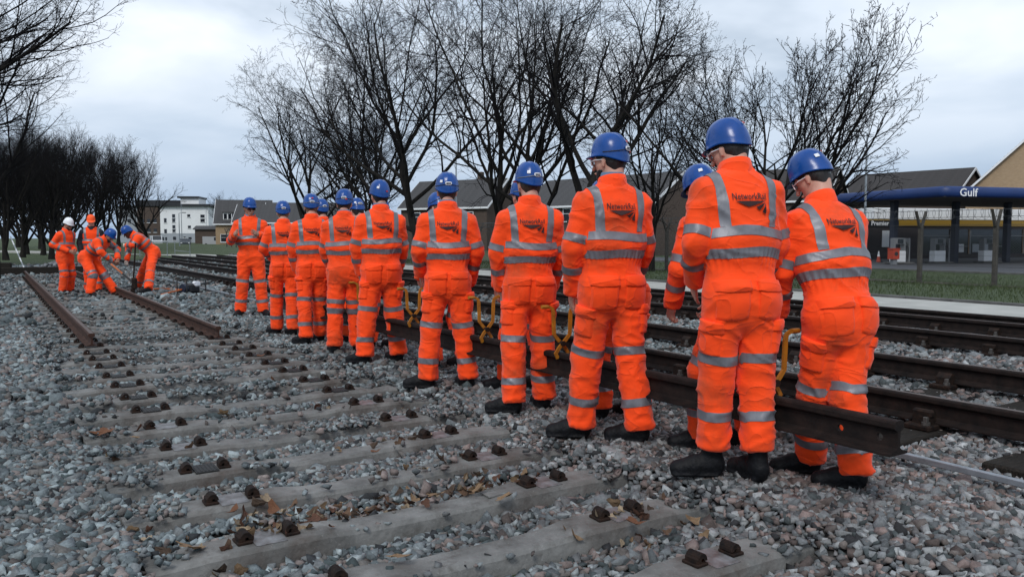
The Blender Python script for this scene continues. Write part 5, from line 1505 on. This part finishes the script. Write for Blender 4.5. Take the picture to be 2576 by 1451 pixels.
def vehicle(px, d, label, L, Wd, H_, col, rz, van):
    x, y = at_depth(px, d); o = empty('parked_van' if van else 'parked_car', (x, y, -.5), rz); tag(o, label, 'van' if van else 'car')
    m = mat('car_paint', col, .3, var=.03, coat=.4)
    if van: pf = [(-L / 2, .35), (L / 2, .35), (L / 2, .95), (L / 2 - .5, 1.15), (L / 2 - 1.1, H_), (-L / 2, H_)]
    else: pf = [(-L / 2, .35), (L / 2, .35), (L / 2, .8), (L / 2 - 1.1, .95), (L / 2 - 1.8, H_), (-L / 2 + .9, H_), (-L / 2, .95)]
    b = MB(); b.prism(pf, 'y', -Wd / 2, Wd / 2); body = b.obj('body', m, o)
    for s_ in (-1, 1):
        b = MB(); b.prism([(L / 2 - 1.25, 1.0), (L / 2 - 1.8, H_ - .1), (-L / 2 + 1.0, H_ - .1), (-L / 2 + .4, 1.0)] if not van else [(L / 2 - .85, 1.15), (L / 2 - 1.2, H_ - .15), (L / 2 - 2.0, H_ - .15), (L / 2 - 2.0, 1.15)], 'y', s_ * (Wd / 2 + .002), s_ * (Wd / 2 + .012)); b.obj('side_window', M['glass'], body)
        for xx in (-L / 2 + .8, L / 2 - .8):
            b = MB(); b.tube([(xx, s_ * (Wd / 2 - .2), .33), (xx, s_ * (Wd / 2 + .01), .33)], .33, 16); w_ = b.obj('wheel', M['rubber'], o)
            b = MB(); b.tube([(xx, s_ * (Wd / 2 + .0), .33), (xx, s_ * (Wd / 2 + .02), .33)], .19, 12); b.obj('rim', M['galv'], w_)
        b = MB(); b.box((L / 2 + .005, s_ * (Wd / 2 - .25), .75), (.03, .3, .14)); b.obj('headlight', M['white_trim'], body)
    b = MB(); q = (L / 2 - .52, 1.17, L / 2 - 1.08, H_ - .05) if van else (L / 2 - 1.15, 1.0, L / 2 - 1.75, H_ - .06)
    b.add([(q[0] + .012, -Wd / 2 + .12, q[1]), (q[0] + .012, Wd / 2 - .12, q[1]), (q[2] + .012, Wd / 2 - .15, q[3]), (q[2] + .012, -Wd / 2 + .15, q[3])], [(0, 1, 2, 3)]); b.obj('windscreen', M['glass'], body)
vehicle(394, 172, 'white van parked behind the fence in front of the brown brick wing', 4.8, 1.95, 2.1, (.5, .52, .54), rad(-60), True)
vehicle(468, 150, 'dark car parked behind the fence below the white flats', 4.3, 1.8, 1.5, (.03, .035, .045), rad(-70), False)
vehicle(545, 150, 'grey van parked behind the fence beside the dormer house', 4.6, 1.9, 1.9, (.32, .33, .34), rad(-20), True)
def barrier(pts, hgt, label, mids, thick=.028):
    o = empty('handrail', (pts[0][0], pts[0][1], 0)); tag(o, label, 'handrail')
    loc = [(p[0] - pts[0][0], p[1] - pts[0][1]) for p in pts]
    for i, p in enumerate(loc):
        b = MB(); b.tube([(p[0], p[1], -.3), (p[0], p[1], hgt)], thick, 8); b.obj('post', M['galv'], o)
    for m_ in mids:
        for i in range(len(loc) - 1):
            b = MB(); b.tube([(*loc[i], hgt * m_ - .03), (*loc[i + 1], hgt * m_ - .03)], thick * .9, 8); b.obj('rail_bar', M['galv'], o)
p = gp(421, 645, 0); q = gp(352, 644, 0)
barrier([p[:2], (p + (q - p) * .5)[:2], q[:2]], 1.0, 'pale tubular handrail beside the path', (1.0,), .026)
p = gp(478, 645, .05); q = gp(440, 640, .05)
barrier([p[:2], q[:2]], 1.05, 'low pale handrail standing at the rail ends', (1.0, .35), .024)

# ------------------------------------------------------------------ end of the tracks: baulks, heaped stones, measuring staff
for k, (t, n, L, zz, rz, lb) in enumerate(((33.0, TRK - .2, 3.4, .14, 90, 'heavy dark baulk lying across the track end as a stop'), (33.3, TRK - 1.9, 1.6, .30, 80, 'short dark baulk on top of the track stop'), (36, TRK - 3.2, 3.2, .14, 84, 'dark timber baulk lying in the ballast beside the track stop'))):
    b = MB(); b.box((0, 0, 0), (.28, L, .28), bev=.02); o = b.obj('timber_baulk', M['timber'], None, tn(t, n, zz), TH + rad(rz)); tag(o, lb, 'baulk')
hp = MB(); r6 = np.random.default_rng(12)
for k in range(150):
    sv, sf = SH2[k % len(SH2)]; a = r6.uniform(0, 6.28); rr = r6.random() ** .6; zz = .12 + .42 * (1 - rr) * r6.uniform(.7, 1); R = rot_mats(r6, 1, .6)[0]
    hp.add((sv @ R.T) * r6.uniform(.055, .10) + np.array([math.cos(a) * rr * .95, math.sin(a) * rr * .5, zz]), sf.tolist())
tag(hp.obj('stone_heap', mat('heap_stone', (0.07, 0.075, 0.085), .9, vscale=9, col2=(0.22, 0.235, 0.25)), None, tn(34.8, TRK + .55, .0), TH), 'heap of dark ballast stones piled beyond the track stop', kind='stuff')
a_, b_ = gp(64, 650, .1), gp(64, 650, .1)
so_ = empty('measuring_staff', tn(35.2, TRK - .65, 0)); tag(so_, 'white striped staff leaning over the end of the track', 'staff')
d0 = Vector((0, 0, .1)); d1 = Vector((-.62, .2, 1.35))
for k in range(8):
    b = MB(); b.tube([d0 + (d1 - d0) * (k / 8), d0 + (d1 - d0) * ((k + 1) / 8)], .022, 8); b.obj('staff_band', M['white_trim'] if k % 2 == 0 else M['greyrender'], so_)
px_, py_ = gp(-2, 705, 0)[:2]
b = MB(); b.tube([(0, 0, -.1), (0, 0, 1.3)], .07, 10); tag(b.obj('marker_post', M['timber'], None, (px_ - .02, py_, 0)), 'dark round post at the edge of the ballast', 'post')

# grass blades along the verge, the near strip only
def grass_tufts(cnt, seed, n0, n1, t0, t1, hmin, hmax):
    r = np.random.default_rng(seed); t = r.uniform(t0, t1, cnt); n = r.uniform(n0, n1, cnt)
    x = TV[0] * t + NV[0] * n; y = TV[1] * t + NV[1] * n; k = in_view(x, y, 2); t, n, x, y = t[k], n[k], x[k], y[k]; c = len(x)
    z = land_z(t, n); a = r.uniform(0, 6.28, c); w = r.uniform(.006, .014, c); h = r.uniform(hmin, hmax, c) * (.5 + vnoise(np.stack([x * .6, y * .6, x * 0], -1))); ln = r.normal(0, .5, (c, 2)) * h[:, None]
    A = np.stack([x - np.cos(a) * w, y - np.sin(a) * w, z - .01], -1); B = np.stack([x + np.cos(a) * w, y + np.sin(a) * w, z - .01], -1); T_ = np.stack([x + ln[:, 0], y + ln[:, 1], z + h], -1)
    return np.stack([A, B, T_], 1).reshape(-1, 3)
GV = np.concatenate([grass_tufts(60000, 1, 15.9, 42, -6, 45, .05, .13), grass_tufts(9000, 2, 12.0, 12.5, -6, 45, .03, .10)])
tag(link('grass', mesh_np('grass', GV, np.arange(len(GV)).reshape(-1, 3), M['blade'])), 'short rough grass on the verge behind the path', kind='stuff')
# ------------------------------------------------------------------ the crew
def bz(x, y):
    return float(bed_z(np.array([x * TV[0] + y * TV[1]]), np.array([x * NV[0] + y * NV[1]]))[0]) + .012
def ground_at(px, py):
    z = .02
    for _ in range(4):
        p = gp(px, py, z); z = bz(p[0], p[1])
    return np.array([p[0], p[1], z])
TOP = 1.838
def stand(label, fl, fr, hy, yaw, lean=(0, 0), fwd_lean=0.0, top=TOP, **kw):
    """fl, fr: ankle readings of both feet (picture), hy: row of the top of the hat; yaw in degrees"""
    a, b = ground_at(*fl), ground_at(*fr); m = (a + b) / 2; y = rad(yaw)
    s = (height_for(m, hy) - m[2]) / top
    c, sn = math.cos(-y), math.sin(-y)
    feet = []
    for p in (a, b):
        d = (p - m) / s; feet.append((c * d[0] - sn * d[1], sn * d[0] + c * d[1]))
    sp = kw.pop('spine', None)
    if sp is None and fwd_lean:
        L = fwd_lean; sp = dict(pelvis=(0, -.02, .925), chest=(0, L * .35, 1.262), neck=(0, L * .8, 1.485), head=(0, L + .05, 1.645))
    return person('person', label, (float(m[0]), float(m[1]), float(m[2])), y, s, feet, spine=sp, **kw)
def back_row(label, px, hy, **kw):
    n = 3.84; u = (px - CX) / FOC; s_ = n / (u * NV[0] + NV[1]); x, y = u * s_, s_
    z = bz(x, y); s = (height_for((x, y), hy) - z) / kw.pop('top', TOP)
    yaw = kw.pop('yaw', 33)
    return person('person', label, (x, y, z), rad(yaw), s, kw.pop('feet', ((-.15, .04), (.15, -.06))), **kw)
T0 = math.degrees(TH)
# arms: left hand hanging before the thigh, right hand at the tongs beside the rail
A1 = (((-.240, .03, 1.165), (-.185, .15, .89)), ((.235, .04, 1.16), (.205, .18, .89)))
A2 = (((-.243, .01, 1.165), (-.190, .15, .885)), ((.235, .03, 1.16), (.205, .17, .89)))
A3 = (((-.235, .06, 1.165), (-.16, .20, .92)), ((.245, .05, 1.16), (.19, .22, .90)))
A4 = (((-.245, -.02, 1.175), (-.225, .14, .97)), ((.25, .0, 1.17), (.2, .18, .88)))
NEAR = .0115; MID = .0145; FAR = .019
stand('worker at the rail end, head bowed, on the far side of the carried rail', (2036, 1188), (2150, 1226), 384, T0 - 16, fwd_lean=.17, top=1.775, arms=(((-.23, .16, 1.13), (-.15, .30, .88)), ((.24, .14, 1.13), (.17, .30, .88))), head_pitch=30, head_yaw=30,
      hat_bits=('logo', 'sticker'), res=NEAR, glasses='clear', seed=1, foot_yaw=(66, 56), bands_leg=(.53, .21))
stand('tallest worker, standing on the near side of the rail by its end, looking down', (1792, 1196), (1906, 1206), 291, T0 - 20, spine=dict(pelvis=(0, -.02, .96), chest=(0, .01, 1.31), neck=(0, .05, 1.545), head=(0, .12, 1.675)), top=1.845, bands_leg=(.545, .25), arms=(((-.25, -.01, 1.21), (-.165, .17, 1.00)), ((.235, .04, 1.20), (.205, .18, .92))), head_pitch=18, head_yaw=30, hat_bits=('logo',), res=NEAR, glasses='clear', seed=2, foot_yaw=(72, 10), girth=.99, hem_z=-.05)
stand('bearded worker with hands low, feet wide apart, white clip on his helmet', (1462, 1102), (1608, 1108), 334, T0 - 13, arms=A2, head_yaw=34, head_pitch=4, hat_bits=('clip', 'badge', 'logo'), beard=True, res=NEAR, glasses='clear', seed=3, foot_yaw=(62, 45), shirt='blue_collar', girth=1.0)
stand('worker with turned-up collar and a sticker on his helmet, beside the third pair of tongs', (1292, 1036), (1368, 1026), 407, T0 - 22, arms=A1, head_yaw=18, hat_bits=('clip', 'sticker'), res=MID, seed=4, foot_yaw=(66, 8), hair='hair_brown', beard=True, girth=.97)
stand('worker with a wide stance, grey shirt collar, clip and sticker on his helmet', (1076, 974), (1178, 972), 433, T0 - 24, arms=A4, hat_bits=('clip', 'sticker'), res=MID, seed=5, girth=.96, foot_yaw=(72, 20), shirt='blue_collar', hair='hair_brown')
stand('worker with the red badge low on his helmet and a dark shirt collar', (918, 912), (1002, 908), 452, T0 - 12, arms=A1, hat_bits=('sticker', 'badge'), res=MID, seed=6, girth=1.02, foot_yaw=(48, 20), shirt='blue_collar', head_yaw=10)
stand('worker with two leg bands close together at the knee', (842, 886), (898, 884), 475, T0 - 26, arms=A3, hat_bits=('clip', 'badge'), res=MID, seed=7, foot_yaw=(20, 0), bands_leg=(.58, .48), hair='hair_brown', shirt='blue_collar', pockets=False)
stand('worker third from the facing man, red mark and clip on his helmet', (770, 864), (806, 857), 487, T0 - 16, arms=A1, hat_bits=('clip', 'logo'), res=FAR, seed=8, girth=.97, foot_yaw=(45, 30), hair='hair_fair')
stand('shorter worker next to the facing man, arms folded forward', (697, 838), (738, 842), 505, T0 - 14, arms=(((-.27, .02, 1.19), (-.12, .22, 1.02)), ((.25, .02, 1.18), (.10, .24, 1.0))), hat_bits=('clip',), res=FAR, seed=9, girth=.95, foot_yaw=(35, 20), hair='hair_fair')
# far side of the rail
back_row('worker mostly hidden behind the tallest man, leaning forward over the rail', 1832, 412, top=1.765, spine=dict(pelvis=(0, -.06, .92), chest=(0, .06, 1.25), neck=(0, .17, 1.46), head=(0, .25, 1.61)), arms=(((-.26, .16, 1.12), (-.19, .30, .87)), ((.25, .15, 1.12), (.17, .30, .87))), head_pitch=28, res=MID, seed=12, curl=1.25, foot_yaw=(50, 35), yaw=30, hat_bits=('sticker',))
back_row('worker hidden behind the bearded man, gripping the tongs', 1562, 452, top=1.775, spine=dict(pelvis=(0, -.04, .92), chest=(0, .03, 1.255), neck=(0, .11, 1.47), head=(0, .19, 1.62)), arms=(((-.27, .05, 1.14), (-.24, .20, .90)), ((.25, .10, 1.14), (.17, .28, .88))), head_pitch=22, res=MID, seed=13, curl=1.25, foot_yaw=(45, 30))
back_row('worker almost hidden behind the man with the turned-up collar', 1318, 448, res=FAR, seed=14, arms=A1, foot_yaw=(40, 30))
back_row('worker with rolled-up sleeve and bowed head behind the wide-stance man', 1128, 484, top=1.775, spine=dict(pelvis=(0, -.05, .92), chest=(0, .04, 1.25), neck=(0, .13, 1.465), head=(0, .20, 1.615)), arms=(((-.27, .10, 1.13), (-.20, .26, .90)), ((.25, .12, 1.13), (.17, .28, .88))), head_pitch=26, head_yaw=10, res=MID, seed=15, curl=1.25, foot_yaw=(40, 25), hair='hair_fair', hat_bits=('clip',))
back_row('worker peeping out beside the man with the red badge', 962, 497, res=FAR, seed=16, arms=A1, foot_yaw=(40, 30), hat_bits=('clip',))
back_row('worker with clip and sticker on his helmet, half hidden beyond the double-banded man', 902, 498, res=FAR, seed=17, arms=A1, head_pitch=14, foot_yaw=(40, 30), hat_bits=('clip', 'sticker'))
back_row('worker of whom only a strip of helmet shows beside the double-banded man', 812, 500, res=FAR, seed=18, arms=A1, foot_yaw=(40, 30))
# foreman facing the crew
stand('worker in dark glasses facing the crew with raised hands', (662, 793), (605, 793), 497, -168, arms=(((-.27, .02, 1.18), (-.14, .27, 1.27)), ((.29, -.01, 1.17), (.20, .26, 1.27))), logo=False, pockets=False, glasses='dark', res=MID, seed=19, foot_yaw=(30, -14), hat_bits=(), head_pitch=10, head_yaw=25, skin='skin_tan', shirt='blue_collar', hair='hair_brown')
# the four men at the far rail
stand('man in a white helmet with hands at his belly, wearing a long orange jacket', (176, 739), (158, 741), 548, -108, top=1.805, arms=(((-.26, -.08, 1.17), (-.07, .22, 1.04)), ((.28, -.08, 1.17), (.09, .22, 1.02))), hat='white', hat_bits=(), head_pitch=24, beard=True, glasses='dark', res=FAR, seed=21, pockets=False, logo=False, jacket=True, spine=dict(pelvis=(0, 0, .93), chest=(0, .02, 1.27), neck=(0, .05, 1.49), head=(0, .12, 1.64)), skin='skin_tan', foot_yaw=(10, -10), bands_leg=(.56, .46))
stand('man in an orange cap and hi-vis waistcoat with dark sleeves', (248, 737), (222, 737), 545, -155, top=1.775, hat='cap', hair='hair_fair', outfit='vest', res=FAR, seed=22, pockets=False, logo=False, head_pitch=18, arms=(((-.25, .0, 1.17), (-.22, .06, .92)), ((.25, .0, 1.17), (.22, .06, .92))), foot_yaw=(12, -12))
BENT = dict(pelvis=(0, -.30, .84), chest=(0, -.05, 1.06), neck=(0, .09, 1.19), head=(0, .19, 1.255))
stand('man bending over the rail with a long-handled hammer, legs spread', (288, 743), (228, 748), 577, -98, top=1.40, spine=BENT, arms=(((-.22, .22, .98), (-.05, .33, .78)), ((.24, .14, .94), (.06, .30, .74))), head_pitch=38, beard=True, res=FAR, seed=23, pockets=False, logo=False, skin='skin_tan', foot_yaw=(20, -10), hat_bits=(), bands_leg=(.50, .42), curl=1.25)
stand('gloved man stooping to hold an upright bar beside the rail', (374, 736), (347, 731), 570, 122, top=1.43, spine=dict(pelvis=(0, -.20, .88), chest=(0, .02, 1.11), neck=(0, .16, 1.235), head=(.0, .27, 1.285)), arms=(((-.24, .20, 1.02), (-.02, .32, 1.02)), ((.22, .24, .96), (.10, .30, .68))), head_pitch=34, head_yaw=0, res=FAR, seed=24, pockets=False, logo=False, skin='skin_dark', gloves=True, foot_yaw=(25, -15), hat_bits=(), bands_leg=(.55, .25), curl=1.25)

# ------------------------------------------------------------------ rail tongs
def t_on_rail(px):
    best = min(np.arange(2.2, 12.5, .01), key=lambda t: abs(CX + FOC * (TV[0] * t + NV[0] * 3.47) / ((TV[1] * t + NV[1] * 3.47) * math.cos(PITCH) + (CAM_H - .5) * math.sin(PITCH)) - px))
    return float(best)
def tongs_tree():
    o = empty('rail_tongs')
    for sg in (-1, 1):
        b = MB(); y = sg * .012
        pts = [(sg * .040, y, -.035), (sg * .058, y, .005), (sg * .030, y, .05), (-sg * .03, y, .12), (-sg * .060, y, .16), (-sg * .066, y, .34), (-sg * .074, y, .372), (-sg * .10, y, .388), (-sg * .16, y, .39)]
        # flat bar swept along the bend
        vs_, fs_ = [], []
        P = [Vector(p) for p in pts]
        for i, p in enumerate(P):
            d = (P[min(i + 1, len(P) - 1)] - P[max(i - 1, 0)]).normalized(); w = Vector((-d.z, 0, d.x)) * (.013 if i < 6 else .012)
            for a, c in ((w, -.008), (w, .008), (-w, .008), (-w, -.008)): vs_.append(p + a + Vector((0, c, 0)))
        for i in range(len(P) - 1):
            for k in range(4): fs_.append((i * 4 + k, i * 4 + (k + 1) % 4, (i + 1) * 4 + (k + 1) % 4, (i + 1) * 4 + k))
        fs_ += [(3, 2, 1, 0), tuple((len(P) - 1) * 4 + k for k in range(4))]
        b.add(vs_, fs_); b.obj('tong_arm', M['yellow'], o)
        b = MB(); b.tube([(-sg * .11, y, .39), (-sg * .165, y, .39)], .016, 10); b.obj('grip', M['yellow'], o)
    b = MB(); b.tube([(0, -.03, .085), (0, .03, .085)], .022, 10); b.obj('pivot_bolt', M['iron'], o)
    return o
tg0 = None
for px, lb in ((1946, 'yellow rail tongs at the rail end between the tallest man and the bowed man'), (1412, 'yellow rail tongs gripping the rail between the bearded man and the turned-up collar'), (1222, 'yellow rail tongs between the turned-up collar man and the wide-stance man'), (1040, 'yellow rail tongs beyond the wide-stance man'), (915, 'yellow rail tongs near the far end of the carried rail')):
    t = t_on_rail(px)
    o = tongs_tree() if tg0 is None else copy_tree(tg0)
    if tg0 is None: tg0 = o
    o.location = tn(t, 3.47, .487); o.scale = (1, .9, .88); o.rotation_euler = (0, 0, TH + rng.uniform(-.1, .1)); tag(o, lb, 'tongs', 'rail tongs')

# ------------------------------------------------------------------ hand tools and the petrol machine
def wpt(px, py, d):
    """point at picture reading, d metres ahead"""
    u = (px - CX) / FOC; v = (CY - py) / FOC; s_, c = math.sin(PITCH), math.cos(PITCH)
    return Vector((u * d, d * (c + v * s_) / 1.0, CAM_H + d * (-s_ + v * c)))
a, b2 = wpt(279, 664, 17.45), wpt(338, 713, 17.3)
hm = empty('hammer', tuple(a)); tag(hm, 'long orange-handled hammer swung by the bending man', 'hammer')
dv = b2 - a; b = MB(); b.tube([(0, 0, 0), tuple(dv * .5)], .020, 8); b.obj('handle', M['wood_handle'], hm); b = MB(); b.tube([tuple(dv * .5), tuple(dv)], .022, 8); b.obj('neck', M['rubber'], hm)
b = MB(); b.box(tuple(dv), (.10, .09, .24), bev=.02); b.obj('hammer_head', M['iron'], hm)
a, b2 = wpt(341, 612, 18.2), wpt(334, 727, 18.2)
cb_ = empty('crowbar', (b2[0], b2[1], b2[2])); tag(cb_, 'dark upright bar held by the gloved man', 'crowbar')
dv = a - b2; b = MB(); b.tube([(0, 0, -.08), tuple(dv * .3), tuple(dv)], .019, 8); b.obj('shaft', M['iron'], cb_); b = MB(); b.box((0, 0, -.06), (.09, .05, .14), bev=.01); b.obj('chisel_foot', M['iron'], cb_)
mx_, my_, mz_ = ground_at(482, 736)
mc = empty('petrol_wrench', (mx_, my_, mz_), TH + .5); tag(mc, 'small petrol-driven rail machine with tube frame lying on the ballast', 'machine')
b = MB(); b.box((0, 0, .15), (.30, .26, .22), bev=.04); b.obj('engine_block', M['dark_plastic'], mc)
b = MB(); b.box((.05, -.10, .24), (.16, .14, .12), bev=.03); b.obj('fuel_tank', M['white_plastic'], mc)
b = MB(); b.tube([(-.17, -.02, .15), (-.27, -.02, .15)], .10, 14); b.obj('gearbox', M['navy_dark'], mc)
b = MB(); b.tube([(.26, -.16, .02), (.26, -.16, .32), (.0, -.18, .36), (-.26, -.16, .32), (-.26, -.16, .02)], .014, 8); b.obj('frame_tube', M['rubber'], mc)
b = MB(); b.tube([(.26, .16, .02), (.26, .16, .32), (.0, .18, .36), (-.26, .16, .32), (-.26, .16, .02)], .014, 8); b.obj('frame_tube', M['rubber'], mc)
b = MB(); b.tube([(.25, 0, .22), (.62, .04, .26)], .016, 8); b.obj('handle_bar', M['rubber'], mc); b = MB(); b.tube([(-.25, 0, .13), (-.85, -.05, .05)], .018, 8); b.obj('drive_shaft', M['wood_handle'], mc)
x, y, z = ground_at(405, 731); b = MB(); b.tube([(-.45, .1, .03), (.0, .02, .05), (.42, -.08, .03)], .018, 8); o = b.obj('lever', M['wood_handle'], None, (x, y, z), .2); tag(o, 'short lever lying on the ballast beside the gloved man', 'lever')

# ------------------------------------------------------------------ fallen leaves
def leaf_mesh(seed, lobes, mt):
    r = np.random.default_rng(seed); n = lobes * 4; V = [(0, 0, 0)]; F = []
    for i in range(n):
        a = 2 * math.pi * i / n; w = .70 + .22 * math.cos(a * lobes) + r.uniform(-.12, .12); w *= 1.0 + .25 * math.cos(a)
        x, y = math.cos(a) * w, math.sin(a) * w * .8; V.append((x * .5, y * .5, .05 * math.sin(2 * x + seed)))
    ring = len(V)
    for i in range(n):
        a = 2 * math.pi * i / n; w = .70 + .24 * math.cos(a * lobes) + r.uniform(-.14, .14); w *= 1.0 + .25 * math.cos(a)
        x, y = math.cos(a) * w, math.sin(a) * w * .8; V.append((x, y, .34 * (x * x + y * y) * (1 if seed % 2 else .6) + .10 * math.sin(3 * x + 2 * y + seed)))
    for i in range(n):
        j = (i + 1) % n; F.append((0, 1 + i, 1 + j)); F.append((1 + i, ring + i, ring + j, 1 + j))
    m_ = bpy.data.meshes.new('fallen_leaf'); m_.from_pydata(V, [], F); m_.materials.append(M[mt]); m_.update(); return m_
LM = [leaf_mesh(k, 5 if k < 3 else 3, 'leaf' if k % 2 == 0 else 'leaf_rust') for k in range(6)]
LV = [(np.array([v.co for v in m.vertices]), [list(p.vertices) for p in m.polygons]) for m in LM]
for k, (px, py, sz, mi, lb) in enumerate(((268, 1100, .085, 1, 'big russet lobed leaf on the ballast beside the sleeper ends'), (352, 1088, .060, 3, 'russet leaf at the end of a stripped sleeper'), (337, 1112, .045, 0, 'small tan leaf next to the russet ones'), (1264, 1262, .065, 0, 'large tan leaf lying on a sleeper between the shoulders'),
        (560, 1052, .060, 2, 'pale leaf between two bare sleepers'), (690, 966, .050, 3, 'orange-brown leaf near the padded sleepers'), (652, 903, .060, 3, 'brown leaf by a shoulder near the feet of the crew'), (690, 1300, .050, 5, 'curled pale leaf against the side of a sleeper'), (742, 1312, .048, 4, 'curled tan leaf in the litter between two sleepers'),
        (585, 1305, .05, 3, 'dark red leaf behind a rusty shoulder'), (1090, 1262, .06, 2, 'tan leaf in the litter beside a long sleeper'), (1200, 1245, .055, 0, 'tan leaf at the edge of the leaf litter'), (470, 1395, .085, 2, 'pale curled leaf beside a sleeper end, apart from the litter'), (1000, 1420, .07, 0, 'tan leaf on the stones in front of a sleeper'), (1320, 1075, .05, 0, 'small tan leaf under the boot of the man with the turned-up collar'), (1590, 1330, .06, 3, 'brown leaf beside the shoulders of the second sleeper'), (940, 1150, .04, 3, 'small brown leaf among the stones'))):
    p = gp(px, py, .0); o = link('fallen_leaf', LM[mi], None, (p[0], p[1], .035 if k not in (3, 14) else .022), rng.uniform(0, 6)); o.rotation_euler = (rng.normal(0, .3), rng.normal(0, .3), rng.uniform(0, 6)); o.scale = (sz, sz, sz); tag(o, lb, 'leaf', 'fallen leaves')
LVv, LFf, LCc = [], [], []; r7 = np.random.default_rng(77); base = 0
CL = [(640, 1305, .30, 60), (800, 1300, .28, 70), (900, 1280, .22, 50), (1110, 1250, .28, 70), (1260, 1215, .22, 45), (1020, 1120, .18, 25), (560, 1385, .25, 40), (1560, 1310, .25, 40), (1650, 1330, .2, 30), (720, 1345, .2, 30), (1080, 1180, .2, 20), (1180, 1205, .2, 30), (400, 1150, .3, 12), (900, 1040, .4, 14)]
for px, py, sprd, cnt in CL:
    c0 = gp(px, py, -.03)
    for _ in range(int(cnt * .45)):
        V_, F_ = LV[r7.integers(3, 6)]; sz = r7.uniform(.022, .048); t_, n_ = r7.normal(0, sprd * .28), r7.normal(0, sprd * .8)
        # litter gathers along the bays between sleepers
        p = np.array([c0[0] + TV[0] * t_ + NV[0] * n_, c0[1] + TV[1] * t_ + NV[1] * n_]); tt_ = p @ TV; ph = abs(((tt_ - SL_T0) / SL_DT + .5) % 1 - .5) * SL_DT
        z = (bz(p[0], p[1]) + r7.uniform(.0, .03)) if ph > .13 else .012
        R = rot_mats(r7, 1, .7)[0]; W_ = (V_ @ R.T) * sz + np.array([p[0], p[1], z])
        LVv.append(W_); LFf += [[i + base for i in f] for f in F_]; base += len(V_)
        c = np.array([(.16, .105, .06), (.11, .065, .04), (.06, .04, .028), (.26, .20, .135), (.085, .04, .025)][r7.integers(0, 5)]) * r7.uniform(.6, 1.1)
        LCc.append(np.repeat([[*c, 1]], len(V_), 0))
me = bpy.data.meshes.new('leaf_litter'); me.from_pydata(np.concatenate(LVv).tolist(), [], LFf); me.materials.append(M['litter']); me.update(); add_attr_color(me, np.concatenate(LCc))
tag(link('leaf_litter', me), 'drifts of dry brown leaf litter caught between the bare sleepers', kind='stuff')
